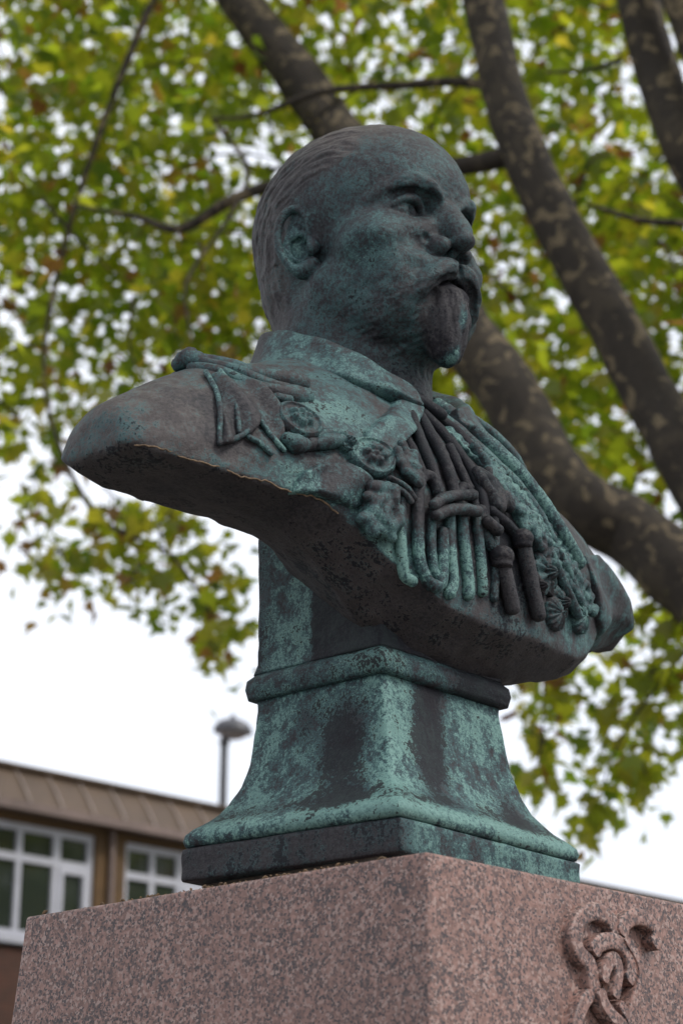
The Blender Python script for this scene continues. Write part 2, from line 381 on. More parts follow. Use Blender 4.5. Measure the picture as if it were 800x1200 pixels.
class Grid:
    def __init__(s, lo, hi, h):
        s.h = h; s.lo = np.array(lo, float); n = np.ceil((np.array(hi)-s.lo)/h).astype(int)+1
        s.ax = [(s.lo[i]+np.arange(n[i])*h).astype(np.float32) for i in range(3)]
        s.f = np.full(n, 1., np.float32)
    def sub(s, lo, hi):
        sl = []
        for i in range(3):
            a = int(np.clip(np.searchsorted(s.ax[i], lo[i]), 0, len(s.ax[i])-1)); b = int(np.clip(np.searchsorted(s.ax[i], hi[i])+1, a+1, len(s.ax[i])))
            sl.append(slice(a, b))
        return tuple(sl), s.ax[0][sl[0]][:,None,None], s.ax[1][sl[1]][None,:,None], s.ax[2][sl[2]][None,None,:]
    def op(s, fn, lo, hi, k, mode='u', pad=.03):
        sl, X, Y, Z = s.sub(np.array(lo)-pad-k, np.array(hi)+pad+k)
        d = fn(X, Y, Z).astype(np.float32); g = s.f[sl]
        s.f[sl] = smin(g, d, k) if mode == 'u' else smax(g, -d, k)
    def ell(s, c, r, k=.02, mode='u', rx=0, rz=0):
        """ellipsoid, tilted by rx about x then rz about z (degrees)"""
        ca, sa, cb, sb = math.cos(R(rx)), math.sin(R(rx)), math.cos(R(rz)), math.sin(R(rz))
        def fn(X, Y, Z):
            x, y, z = X-c[0], Y-c[1], Z-c[2]
            x, y = x*cb+y*sb, -x*sb+y*cb
            y, z = y*ca+z*sa, -y*sa+z*ca
            k0 = np.sqrt((x/r[0])**2+(y/r[1])**2+(z/r[2])**2); k1 = np.sqrt((x/r[0]**2)**2+(y/r[1]**2)**2+(z/r[2]**2)**2)
            return k0*(k0-1)/(k1+1e-6)
        m = max(r); s.op(fn, np.array(c)-m, np.array(c)+m, k, mode)
    def cap(s, a, b, ra, rb, k=.01, mode='u'):
        a = np.array(a, float); b = np.array(b, float); ab = b-a; L2 = ab@ab+1e-12; m = max(ra, rb)
        def fn(X, Y, Z):
            t = np.clip(((X-a[0])*ab[0]+(Y-a[1])*ab[1]+(Z-a[2])*ab[2])/L2, 0, 1)
            return np.sqrt((X-a[0]-t*ab[0])**2+(Y-a[1]-t*ab[1])**2+(Z-a[2]-t*ab[2])**2)-(ra+(rb-ra)*t)
        s.op(fn, np.minimum(a,b)-m, np.maximum(a,b)+m, k, mode)
    def chain(s, P, r, k=.01, mode='u', sub=4):
        P = np.asarray(P, float); r = np.full(len(P), r) if np.isscalar(r) else np.asarray(r, float)
        D = spline(np.column_stack([P, r]), sub)
        for i in range(len(D)-1): s.cap(D[i,:3], D[i+1,:3], D[i,3], D[i+1,3], k, mode)
    def xyz(s): return np.meshgrid(*s.ax, indexing='ij', sparse=True)
    def mesh(s): return surface_nets(s.f, s.lo, s.h)
bust = empty('bronze_bust', BUST, RZ)
tag(bust, 'weathered green bronze bust of a balding bearded man in braided uniform on granite plinth', 'bust')
def bpart(name, V, F, parent=bust, pat=(.5,0,.3), fn=None, smooth=True):
    """mesh in bust coordinates (X left, Y forward, Z up) -> local (X,-Y,Z)"""
    V = np.asarray(V, float)
    if fn is not None: c = fn(V)
    else: c = np.tile(np.array(pat, float), (len(V),1))
    if isinstance(F, np.ndarray): F = F[:, ::-1]
    else: F = [tuple(f)[::-1] for f in F]
    return obj(name, V*np.array([1,-1,1]), F, M_bronze, parent, smooth, np.clip(c, 0, 1))
def sstep(v, a, b):
    t = np.clip((v-a)/(b-a), 0, 1); return t*t*(3-2*t)
def blob(V, c, r):
    return np.exp(-(((V-np.array(c))/np.array(r))**2).sum(1))

# ---- torso
FX=[0,.15,.3,.45,.6,.65,.68,.72]; FY=[.2,.195,.16,.118,.072,.045,.005,-.06]
TX=[0,.2,.24,.33,.44,.52,.62,.67,.72,.76]; TZ=[1.0,.965,.95,.91,.868,.82,.748,.708,.672,.645]
BX=[0,.3,.45,.6,.72,.76]; BY=[-.3,-.29,-.25,-.17,-.10,-.08]
CX=[-.76,-.68,-.6,-.5,-.4,-.35,-.3,-.25,-.2,-.15,-.08,0,.1,.18,.26,.335,.42,.5,.6,.76]; CZ=[.665,.650,.628,.613,.600,.587,.560,.523,.480,.445,.415,.404,.406,.417,.432,.452,.492,.540,.580,.60]
def cutz(X, Y):
    """underside where the casting is cut off"""
    y0 = np.interp(X, [-.45,-.28,.38,.5], [.05,.1,.1,.02])
    return np.interp(X, CX, CZ)+np.interp(X, [-.4,-.3,-.15,.38,.5], [.12,.4,.62,.62,.9])*np.maximum(Y-y0, 0)+np.interp(X, [-.65,-.5,-.4,-.3,-.2,-.1,.05,.2,.35], [-.05,.10,.2,.42,.82,.80,.35,.15,.55])*np.maximum(y0-.03-Y, 0)+.9*np.maximum(-.10-Y, 0)
def torso(X, Y, Z):
    ax = np.abs(X)
    yf = np.interp(ax, FX, FY)-1.2*np.maximum(Z-.66, 0)**1.6
    f = (Y-yf)*.93
    yc = np.interp(ax, [0,.3,.72], [-.11,-.09,-.03])
    t = (Z-np.interp(ax, TX, TZ)+1.3*(Y-yc)**2)*.8
    f = smax(f, t, .09)
    f = smax(f, np.interp(ax, BX, BY)-Y, .10)
    c = cutz(X, Y)-Z
    f = smax(f, c*.85, .007)
    return smax(f, ax-np.where(X < 0, .652, .640), .022)
def surf(X, Z, out=0.):
    """front of the tunic at (X,Z), a little proud"""
    y = np.linspace(.30, -.15, 300); X = np.asarray(X, float); Z = np.asarray(Z, float)
    v = torso(X[...,None]+0*y, y+0*X[...,None], Z[...,None]+0*y) < 0
    i = np.where(v.any(-1), v.argmax(-1), 299); return y[i]+out
def nrm(P):
    e = .004; P = np.asarray(P, float); g = []
    for i in range(3):
        d = np.zeros(3); d[i] = e; a = P+d; b = P-d
        g.append(torso(a[...,0],a[...,1],a[...,2])-torso(b[...,0],b[...,1],b[...,2]))
    g = np.stack(g,-1); return g/np.linalg.norm(g,axis=-1,keepdims=True)
def on(XZ, out=0.):
    XZ = np.asarray(XZ, float); P = np.column_stack([XZ[:,0], surf(XZ[:,0], XZ[:,1]), XZ[:,1]])
    return P+nrm(P)*out
def torso_patina(V):
    X, Y, Z = V[:,0], V[:,1], V[:,2]
    n = nrm(V)
    under = sstep(-n[:,2], .30, .55)*sstep(.74-Z, 0, .03)   # downward faces of the sawn underside: less green, darker
    g = .40+.25*blob(V,(-.33,.13,.62),(.12,.2,.07))+.35*blob(V,(-.16,.2,.52),(.10,.2,.05))+.2*blob(V,(.30,.15,.55),(.1,.2,.07))+.18*blob(V,(-.28,.1,.80),(.09,.2,.08))
    g = g-.14*blob(V,(-.58,.0,.72),(.16,.3,.14))
    d = .02+.55*blob(V,(.05,.2,.64),(.12,.15,.16))
    b = .55+.45*blob(V,(-.55,.03,.72),(.2,.3,.16))
    g = g*(1-under)+.20*under; d = d*(1-under)+.20*under; b = b*(1-under)+.55*under
    return np.stack([g, d, b], 1)
def build_torso():
    G = Grid((-.76,-.34,.36), (.76,.26,1.04), .005)
    X, Y, Z = G.xyz()
    f = torso(X, Y, Z).astype(np.float32)
    sl = np.abs(f) < .03; i = np.argwhere(sl); x, y, z = G.ax[0][i[:,0]], G.ax[1][i[:,1]], G.ax[2][i[:,2]]
    f[sl] += .006*lattice_noise(x, y, z, 14, 3)+.004*lattice_noise(x, y, z, 38, 4)
    G.f = f; V, F = G.mesh()
    return bpart('tunic', V, F, fn=torso_patina)
build_torso()

# ---- head and neck
def build_head():
    G = Grid((-.236,-.37,.80), (0.002,.235,1.53), .002)
    S = 1
    E, Cp, Ch = G.ell, G.cap, G.chain
    E((0,-.072,1.313), (.170,.230,.188), .01)
    E((0,.02,1.315), (.124,.128,.115), .03)
    E((0,-.135,1.20), (.145,.140,.145), .03)
    # neck
    G.cap((0,-.075,.78), (0,-.088,1.08), .155, .142, .035)
    # jaw and cheeks
    E((0,.03,1.12), (.136,.115,.150), .05)
    E((-.072,-.015,1.105), (.076,.09,.070), .04)
    E((-.11,.06,1.185), (.052,.062,.046), .05)
    E((-.082,.070,1.085), (.060,.070,.080), .035)
    E((0,.078,1.036), (.078,.070,.060), .03)
    Cp((-.128,-.035,1.125), (-.084,.06,1.045), .030, .034, .03)
    # brow ridge
    Ch([(-.018,.134,1.276),(-.045,.136,1.288),(-.075,.122,1.297),(-.103,.092,1.286),(-.124,.060,1.264)], [.013,.016,.016,.012,.008], .012)
    
    Ch([(-.022,.147,1.270),(-.045,.150,1.287),(-.073,.137,1.299),(-.100,.110,1.290),(-.118,.083,1.272)], [.007,.0105,.010,.007,.004], .006)
    # eye socket, ball, lids
    E((-.071,.146,1.247), (.050,.044,.027), .016, 's')
    E((-.040,.142,1.252), (.018,.028,.021), .010, 's')
    Ch([(-.045,.140,1.270),(-.075,.130,1.279),(-.105,.105,1.268)], .006, .010, 's')
    E((-.071,.083,1.247), (.038,.036,.036), .003)
    Ch([(-.034,.112,1.245),(-.050,.121,1.262),(-.070,.124,1.268),(-.090,.113,1.261),(-.112,.088,1.239)], [.005,.007,.0075,.007,.005], .003)
    Ch([(-.034,.112,1.244),(-.052,.116,1.230),(-.072,.117,1.226),(-.092,.107,1.230),(-.110,.090,1.239)], [.004,.0055,.006,.0055,.004], .004)
    Ch([(-.036,.118,1.225),(-.062,.118,1.206),(-.092,.103,1.209),(-.115,.080,1.224)], [.006,.009,.009,.006], .02)
    E((-.0665,.1215,1.248), (.0105,.009,.0115), .003, 's')
    # nose
    Ch([(0,.122,1.284),(0,.139,1.258),(0,.163,1.224),(0,.174,1.200)], [.016,.0155,.018,.020], .014)
    E((0,.180,1.186), (.022,.023,.019), .007)
    Cp((0,.164,1.176), (0,.146,1.162), .008, .010, .008)
    E((-.030,.147,1.175), (.018,.026,.0205), .006)
    Cp((-.008,.135,1.245), (-.040,.115,1.195), .018, .022, .03)
    E((-.017,.165,1.158), (.010,.017,.010), .005, 's')
    Ch([(-.056,.140,1.190),(-.060,.152,1.172),(-.052,.156,1.154)], .006, .006, 's')
    # moustache: two wings of combed hair, thick under the nose and thinning past the mouth corner
    for dz, dy, rr in ((.005,-.004,.0085),(-.003,.002,.0095),(-.011,.001,.0085)):
        Ch([(-.006,.160+dy,1.132+dz),(-.030,.163+dy,1.128+dz),(-.056,.153+dy,1.110+dz),(-.082,.138+dy,1.084+dz*1.1),(-.100,.112+dy,1.062+dz*1.5)], [rr,rr*1.15,rr*1.2,rr*1.0,rr*.4], .012)
    E((-.048,.124,1.134), (.050,.028,.022), .016)
    Cp((0,.164,1.148), (0,.173,1.112), .004, .005, .007, 's')
    # mouth gap
    Ch([(-.070,.152,1.066),(-.050,.164,1.088),(-.026,.174,1.099),(0,.178,1.101)], [.005,.009,.010,.010], .003, 's')
    # lower lip and goatee
    E((0,.138,1.078), (.049,.038,.016), .006)
    Ch([(0,.126,1.060),(0,.130,1.024),(0,.136,.985),(0,.142,.955)], [.051,.047,.036,.019], .011)
    # ear
    def Eh(P, *q): P = np.array(P, float); c = np.array([-.152,-.076,1.217]); Ch(c+(P-c)*np.array([1,.9,.92]), *q)
    E((-.138,-.088,1.235), (.022,.040,.055), .01)
    G.ell((-.155,-.078,1.217), (.014,.031,.058), .010, 'u', 0, -24)
    G.ell((-.174,-.076,1.214), (.020,.020,.041), .003, 's', 0, -24)
    o = np.array([-.005,.004,.0])
    Eh(np.array([(-.152,-.056,1.222),(-.154,-.057,1.240),(-.156,-.060,1.262),(-.160,-.069,1.279),(-.167,-.082,1.286),(-.174,-.098,1.279),(-.180,-.109,1.258),(-.182,-.113,1.231),(-.180,-.110,1.202),(-.175,-.101,1.177),(-.167,-.089,1.158),(-.158,-.074,1.149)])+o, [.004,.005,.0065,.007,.007,.007,.007,.0068,.0065,.007,.009,.010], .002)
    Eh([(-.160,-.074,1.149),(-.154,-.060,1.152),(-.148,-.047,1.166)], [.012,.011,.008], .008)
    Eh([(-.160,-.074,1.250),(-.167,-.087,1.238),(-.171,-.095,1.224),(-.172,-.098,1.207),(-.170,-.093,1.190),(-.165,-.081,1.176),(-.157,-.066,1.170)], [.004,.0055,.0062,.0065,.0065,.006,.005], .003)
    Eh([(-.154,-.064,1.231),(-.162,-.077,1.234),(-.167,-.088,1.227)], .005, .005)
    Eh([(-.151,-.050,1.209),(-.152,-.047,1.193)], .010, .008)
    E((-.163,-.070,1.200), (.018,.016,.022), .003, 's')
    # mirror to both sides
    f = np.concatenate([G.f[:-2], G.f[-2:-1], G.f[-3::-1]], 0) if False else np.concatenate([G.f[:-1], G.f[:-2][::-1]], 0)
    H = Grid((-.236,-.37,.80), (.236,.235,1.53), .002)
    n0 = len(G.ax[0])-1          # index of X = 0 in the half grid
    H.lo = np.array([G.ax[0][0], G.lo[1], G.lo[2]]); H.f = f; H.ax[0] = (G.ax[0][0]+np.arange(f.shape[0])*.002).astype(np.float32)
    i = np.argwhere(np.abs(f) < .012); x, y, z = H.ax[0][i[:,0]], H.ax[1][i[:,1]], H.ax[2][i[:,2]]
    d = .0022*lattice_noise(x, y, z, 30, 11)+.0014*lattice_noise(x, y, z, 85, 12)
    # combed hair at the sides and back: strands run in arcs round the ear
    hl = np.interp(z, [1.14,1.30,1.36,1.42,1.50], [-.115,-.078,.055,.045,-.05])
    hm = sstep(hl-y+.05*lattice_noise(x, y, z, 18, 23), -.015, .035)*sstep(z, 1.09, 1.13)
    ear = np.exp(-(((y+.082)/.05)**2+((z-1.217)/.075)**2)**2)
    hm *= 1-ear
    q = np.sqrt((y+.03)**2+((z-1.20)*1.05)**2)+.012*lattice_noise(x, y, z, 12, 13)
    ph = np.arctan2(z-1.20, y+.03)
    d += -hm*.0022+hm*(.0075*lattice_noise(q*95, ph*4, x*22, 1, 14)+.0036*lattice_noise(q*210, ph*7, x*45, 1, 15))
    # whisker texture on moustache and beard
    bmk = sstep(1.085+.15*np.abs(x)-z, -.02, .03)*sstep(y, -.03, .03)*sstep(z, .93, .95)
    sx = np.abs(x); u = sx*.8-z*.6; v = sx*.6+z*.8           # whiskers comb outward and down
    go = np.exp(-((sx/.05)**4+((z-1.01)/.08)**4))*sstep(y, .10, .13)
    side = lattice_noise(v*85, u*22, y*40, 1, 16)*.0034+lattice_noise(v*180, u*45, y*80, 1, 17)*.002
    tuft = lattice_noise(x*75, y*75, z*15, 1, 20)*.010+lattice_noise(x*190, y*190, z*40, 1, 21)*.0035
    d += bmk*(side*(1-go)+tuft*go)
    mo = np.exp(-((np.abs(z-np.interp(sx, [0,.05,.13], [1.130,1.112,1.03]))/.022)**4))*sstep(y, .07, .10)
    d += mo*.0055*lattice_noise(u*18, v*110, y*30, 1, 22)
    bw = np.exp(-(((z-1.290)/.016)**2+((np.abs(x)-.065)/.05)**2)**2)*sstep(y, .05, .08)
    d += bw*.004*lattice_noise(x*60, y*60, z*150, 1, 19)
    # wrinkles at the outer eye
    f[i[:,0],i[:,1],i[:,2]] += d.astype(np.float32)
    V, F = H.mesh()
    face = sstep(V[:,1], -.07, .05)
    low = np.maximum(1.19-V[:,2], 0)
    V[:,0] *= 1-.14*face*sstep(low, 0, .13)
    V[:,2] += face*.072*np.minimum(low, .26)-.035*np.maximum(V[:,2]-1.36, 0)
    def pat(V):
        X, Y, Z = V[:,0], V[:,1], V[:,2]
        g = .43+.12*blob(V,(-.14,.04,1.17),(.06,.1,.08))+.06*blob(V,(-.07,.15,1.36),(.12,.1,.06))
        hair = sstep(np.interp(Z,[1.14,1.30,1.36,1.42,1.50],[-.115,-.078,.055,.045,-.05])-Y, -.005, .03)
        g = g-.2*blob(V,(-.08,.03,1.45),(.10,.10,.07))-.16*hair+.20*blob(V,(-.165,-.09,1.21),(.04,.05,.085))
        goat = np.exp(-((X/.05)**4+((Z-1.02)/.085)**4))*sstep(Y,.10,.13)
        g = g-.25*goat+.5*blob(V,(-.006,.17,1.03),(.008,.05,.035))+.7*blob(V,(-.008,.17,.965),(.013,.05,.018))
        d = .03+.34*goat+.30*blob(V,(0,.05,.93),(.15,.12,.05))-.45*blob(V,(-.005,.17,1.035),(.012,.05,.03))-.5*blob(V,(-.008,.17,.965),(.014,.05,.02))+.3*blob(V,(0,.165,1.10),(.06,.05,.018))+.25*blob(V,(-.01,.17,1.148),(.05,.04,.012))  # last two terms paint shade into the mouth gap and under the nose
        b = .25+.75*blob(V,(-.08,.03,1.45),(.10,.10,.07))+.3*hair+.25*blob(V,(0,.05,1.5),(.15,.2,.05))
        return np.stack([g, d, b, .5+0*g], 1)
    return bpart('head', V, F, fn=pat)
build_head()

# ---- conforming slabs: cloth edges, flaps and ribbons lying on the tunic
def poly_sd(PX, PZ, X, Z):
    P = np.column_stack([PX, PZ]); d = np.full(X.shape, 1e9); s = np.ones(X.shape)
    n = len(P)
    for i in range(n):
        a, b = P[i], P[i-1]; e = b-a; wx, wz = X-a[0], Z-a[1]
        t = np.clip((wx*e[0]+wz*e[1])/(e@e+1e-12), 0, 1); d = np.minimum(d, (wx-e[0]*t)**2+(wz-e[1]*t)**2)
        c1 = Z >= a[1]; c2 = Z < b[1]; c3 = e[0]*wz > e[1]*wx
        fl = (c1 & c2 & c3) | (~c1 & ~c2 & ~c3); s[fl] *= -1
    return s*np.sqrt(d)
def slab(name, poly, t, h=.003, k=.008, pat=(.55,0,.4), folds=None, seed=1, fn=None):
    P = np.array(poly); Y = surf(P[:,0], P[:,1])
    G = Grid((P[:,0].min()-.02, Y.min()-.06, P[:,1].min()-.02), (P[:,0].max()+.02, Y.max()+.05, P[:,1].max()+.02), h)
    X, Yg, Z = G.xyz(); X2, Z2 = np.meshgrid(G.ax[0], G.ax[2], indexing='ij')
    sd = poly_sd(P[:,0], P[:,1], X2, Z2)[:,None,:]
    b = torso(X, Yg, Z)
    th = t
    if folds is not None: th = t+folds(X2, Z2)[:,None,:]
    f = smax(smax(smax(b-th, sd, k), -b-.02, .004), Y.min()-.016-Yg, .004)
    f = f+.0012*lattice_noise(X+0*f, Yg+0*f, Z+0*f, 60, seed)
    G.f = f.astype(np.float32); V, F = G.mesh()
    return bpart(name, V, F, pat=pat, fn=fn)
def tubes(name, P, r, pat=(.55,.05,.3), n=12, sub=6, wob=.05, seed=0, parent=bust, flat=None, flatn=None, fn=None):
    V, F = tube(P, r, n, sub, flat, flatn, wob, seed); return bpart(name, V, F, parent, pat, fn)

# cloak flap over the arm edge, lapel, ribbon bow
slab('cloak_flap', [(-.392,.606),(-.375,.645),(-.338,.668),(-.289,.679),(-.25,.655),(-.250,.622),(-.280,.602),(-.315,.606),(-.35,.612)], .016, pat=(.66,0,.5), folds=lambda X,Z: .005*np.sin((X*.8-Z)*70))
slab('lapel', [(-.045,.905),(-.05,.86),(-.10,.80),(-.150,.765),(-.19,.72),(-.225,.695),(-.245,.715),(-.235,.755),(-.18,.80),(-.12,.85),(-.075,.90)], .018, pat=(.54,0,.4), folds=lambda X,Z: .005*np.sin((X*.7+Z)*40))
slab('ribbon_bow', [(-.470,.820),(-.488,.77),(-.504,.71),(-.516,.660),(-.485,.673),(-.462,.690),(-.440,.722),(-.425,.697),(-.402,.672),(-.398,.715),(-.393,.77),(-.40,.81),(-.43,.835)], .009, pat=(.44,0,.7), folds=lambda X,Z: .008*np.sin((X+.18*Z)*95+.8))
for P in ([(-.468,.822),(-.487,.772),(-.503,.722),(-.515,.664)], [(-.443,.833),(-.455,.79),(-.470,.742),(-.479,.690)], [(-.515,.663),(-.486,.678),(-.462,.697),(-.438,.722)], [(-.437,.722),(-.424,.698),(-.404,.675)], [(-.464,.684),(-.446,.678),(-.428,.664)]):
    tubes('ribbon_edge', on(P, .006), [.0046]*len(P), pat=(.62,0,.3), wob=.10, seed=len(P)+int(abs(P[0][0])*999))
# tan casting seam along the lower edge of the cloak
def seam():
    rg = np.random.default_rng(15); X = np.linspace(-.640, -.305, 60); Z = np.full(60, .62)
    for _ in range(25): Yf = surf(X, Z+.004); Z = .5*Z+.5*cutz(X, Yf)
    P = np.column_stack([X, surf(X, Z+.006)+.0005, Z+.004+.0022*np.sin(X*70)+rg.normal(0,.0012,60)])
    V, F = tube(P, .0014, 6, 2, wob=.3, seed=2)
    obj('casting_seam', V*np.array([1,-1,1]), F, simple('tan_seam_deposit', (.15,.10,.06), .9, .5, 120, 0), bust)
seam()
# shoulder cords over the right shoulder, ending in two cut tubes
K = [(-.452,-.045,.872),(-.42,-.02,.868),(-.405,.02,.852),(-.375,.045,.842)]
tubes('shoulder_cord', K+[(-.335,.062,.842),(-.30,.068,.845)], [.014,.016,.015,.014,.019,.017], pat=(.46,0,.4), wob=.06, seed=3)
tubes('shoulder_cord', [(-.455,-.035,.855),(-.44,.012,.838),(-.415,.05,.815),(-.385,.075,.803),(-.345,.088,.803),(-.315,.092,.808)], [.010,.012,.012,.013,.019,.017], pat=(.46,0,.4), wob=.06, seed=4)
tubes('shoulder_cord', [(-.445,-.02,.864),(-.42,.03,.842),(-.395,.058,.825),(-.365,.07,.82),(-.34,.075,.822)], [.009,.011,.011,.010,.009], pat=(.42,0,.4), wob=.06, seed=5)
tubes('shoulder_knot', [(-.462,-.062,.866),(-.452,-.048,.874),(-.446,-.03,.868)], [.012,.022,.016], pat=(.46,0,.4), wob=.12, seed=6)
tubes('button', on([(-.384,.782),(-.36,.783)], .006), .008, pat=(.6,0,.3), seed=7)

# relief discs: rosettes, star medals
def relief(name, c, rx, ry, hfun, tilt=0, nr=26, nth=64, pat=(.55,.05,.3), base=.010, parent=bust, sub=None):
    c = np.asarray(c, float); p = on([c])[0]; n = nrm(p)
    u = np.cross([0,0,1.], n); u /= np.linalg.norm(u); v = np.cross(n, u)
    ct, st = math.cos(R(tilt)), math.sin(R(tilt)); u, v = u*ct+v*st, -u*st+v*ct
    rr = np.concatenate([np.linspace(0,1,nr), [1.02,1.0]]); th = np.arange(nth)/nth*2*np.pi
    Rr, Th = np.meshgrid(rr, th, indexing='ij'); h, rad = hfun(np.minimum(Rr,1), Th)
    h = h+base; h[-2] = h[-3]*.4; h[-1] = -.025
    P = p+(Rr*rad*np.cos(Th)*rx)[...,None]*u+(Rr*rad*np.sin(Th)*ry)[...,None]*v+h[...,None]*n
    m = len(rr); F = [(i*nth+j, (i+1)*nth+j, (i+1)*nth+(j+1)%nth, i*nth+(j+1)%nth) for i in range(m-1) for j in range(nth)]
    return bpart(name, P.reshape(-1,3), F, parent, pat)
def rosette(r, th):
    x, y = r*np.cos(th), r*np.sin(th); h = .006*(1-r**2)+.006*np.exp(-((r-.88)/.08)**2)
    for k in range(6):
        a = k*np.pi/3+.3; h = h+.0105*np.exp(-(((x-.36*np.cos(a))**2+(y-.36*np.sin(a))**2)/.17**2)**1.5)
    return h+.009*np.exp(-(r/.15)**2), 1+.03*np.sin(th*3)
def star(k):
    def f(r, th):
        pt = .72+.28*np.abs(np.cos(th*k/2))**1.5
        return .012*(1-r)+.006*np.cos(th*k)*r*(1-r)*2+.009*np.exp(-(r/.3)**4)-.004*np.exp(-((r-.36)/.05)**2), pt
    return f
def shell(r, th):
    return .012*(1-r**2)+.004*np.cos(th*14)*r**.8, 1+.04*np.cos(th*14)
relief('rosette', (-.363,.738), .042, .036, rosette, 20, pat=(.50,.05,.4))
relief('rosette', (-.238,.700), .048, .038, rosette, -12, pat=(.60,.05,.3))
tubes('chain_link', on([(-.397,.695),(-.382,.690),(-.366,.692)], .008), [.012,.017,.012], pat=(.5,.1,.3), seed=9)
tubes('chain_link', on([(-.362,.690),(-.35,.698),(-.338,.703)], .006), [.008,.011,.008], pat=(.5,.1,.3), seed=10)
tubes('chain_link', on([(-.342,.698),(-.318,.709),(-.293,.717)], .009), [.010,.014,.010], pat=(.55,.1,.3), seed=11)
tubes('chain_link', on([(-.335,.715),(-.312,.728),(-.285,.733)], .006), [.007,.009,.008], pat=(.55,.1,.3), seed=12)
relief('chain_link', (-.282,.712), .018, .016, rosette, pat=(.55,.1,.3), nr=14, nth=30)

# tassel clumps: many small bosses cast together
def clump(name, outline, t, rb, n, seed, pat, h=.003, parent=bust, elong=1.6):
    rg = np.random.default_rng(seed); P = np.array(outline); Y = surf(P[:,0], P[:,1])
    G = Grid((P[:,0].min()-.025, Y.min()-.06, P[:,1].min()-.025), (P[:,0].max()+.025, Y.max()+.06, P[:,1].max()+.025), h)
    X, Yg, Z = G.xyz(); X2, Z2 = np.meshgrid(G.ax[0], G.ax[2], indexing='ij')
    sd = poly_sd(P[:,0], P[:,1], X2, Z2)[:,None,:]; b = torso(X, Yg, Z)
    G.f = smax(smax(smax(b-t, sd, .012), -b-.02, .004), Y.min()-.016-Yg, .004).astype(np.float32)
    pts = []
    for _ in range(4000):
        x = rg.uniform(P[:,0].min(), P[:,0].max()); z = rg.uniform(P[:,1].min(), P[:,1].max())
        if poly_sd(P[:,0], P[:,1], np.array([x]), np.array([z]))[0] > -.002: continue
        if all((x-a)**2+(z-c)**2 > (1.45*rb)**2 for a, c in pts): pts.append((x, z))
        if len(pts) >= n: break
    for p in on(pts, t*.9):
        a = rg.uniform(0, np.pi); d = np.array([math.cos(a),0,math.sin(a)])*rb*elong*.5; r = rb*rg.uniform(.75,1.1)
        n_ = nrm(p); q = p+n_*rg.uniform(-.002,.005); G.cap(q-d, q+d, r, r*.9, .004)
    V, F = G.mesh(); return bpart(name, V, F, parent, pat)
clump('oak_tassel', [(-.262,.640),(-.235,.652),(-.212,.640),(-.200,.60),(-.205,.570),(-.230,.560),(-.258,.568),(-.270,.585),(-.268,.605)], .020, .0115, 26, 21, (.56,.08,.4))
clump('grape_boss', [(-.195,.715),(-.17,.735),(-.145,.70),(-.150,.665),(-.18,.67)], .014, .011, 9, 22, (.52,.12,.3), elong=1.2)
tubes('tassel_tie', on([(-.215,.662),(-.19,.655),(-.172,.640)], .016), .009, pat=(.5,.1,.3), flat=.6, seed=31)
tubes('tassel_tie', on([(-.212,.652),(-.19,.645),(-.176,.632)], .016), .006, pat=(.5,.1,.3), seed=32)

# aiguillette: plaited cords looped on the chest
def cordpat(V):
    g = .50+.30*sstep(.62-V[:,2], 0, .07)*sstep(.02-V[:,0], -.02, .03); d = .05+.45*sstep(V[:,2], .62, .70)+.25*sstep(V[:,0], -.03, .02)
    return np.stack([g, d, g*0+.3], 1)
def cord(name, XZ, r, out=None, seed=0, n=14):
    P = on(XZ, (r if np.isscalar(r) else r[0])*.55 if out is None else out)
    return tubes(name, P, r, n=n, sub=8, wob=.09, seed=seed, fn=cordpat)
cord('cord', [(-.186,.640),(-.190,.60),(-.189,.55),(-.178,.514),(-.160,.505)], 0.0096, seed=41)
cord('cord', [(-.108,.668),(-.118,.690),(-.140,.688),(-.152,.664),(-.157,.60),(-.154,.54),(-.138,.508),(-.118,.502),(-.104,.513),(-.100,.55),(-.098,.60)], 0.0108, seed=42)
cord('cord', [(-.122,.632),(-.126,.58),(-.120,.53),(-.108,.515)], 0.0090, seed=43)
cord('cord', [(-.080,.640),(-.080,.58),(-.076,.52),(-.084,.496)], 0.0108, seed=44)
cord('cord', [(-.050,.650),(-.046,.60),(-.036,.53),(-.036,.505)], 0.0108, seed=45)
cord('cord', [(-.052,.680),(-.034,.698),(-.016,.680),(-.010,.63),(-.003,.57),(.000,.518)], 0.0099, seed=46)
cord('cord', [(-.136,.634),(-.112,.652),(-.075,.666),(-.034,.676)], 0.0099, .022, seed=47)
cord('cord', [(-.130,.618),(-.105,.632),(-.068,.645),(-.026,.652)], 0.0103, .022, seed=48)
cord('cord', [(-.082,.845),(-.100,.81),(-.112,.766),(-.110,.714),(-.104,.655)], 0.0108, seed=49)
cord('cord', [(-.062,.84),(-.068,.80),(-.066,.75),(-.066,.71),(-.062,.655)], 0.0112, seed=50)
cord('cord', [(-.130,.80),(-.150,.765),(-.146,.735),(-.138,.69)], 0.0095, seed=51)
cord('cord', [(-.035,.855),(-.018,.81),(-.002,.755),(.011,.695),(.012,.63)], 0.0099, seed=52)
cord('cord', [(-.03,.885),(.018,.855),(.045,.825),(.058,.79)], 0.0103, seed=53)
cord('cord', [(-.06,.872),(-.03,.868),(-.005,.85)], 0.0112, .018, seed=54)
cord('cord', [(.024,.73),(.034,.68),(.040,.64),(.036,.56),(.032,.515)], 0.0086, seed=55)
cord('cord', [(-.028,.78),(-.028,.74),(-.02,.70)], 0.0095, seed=56)
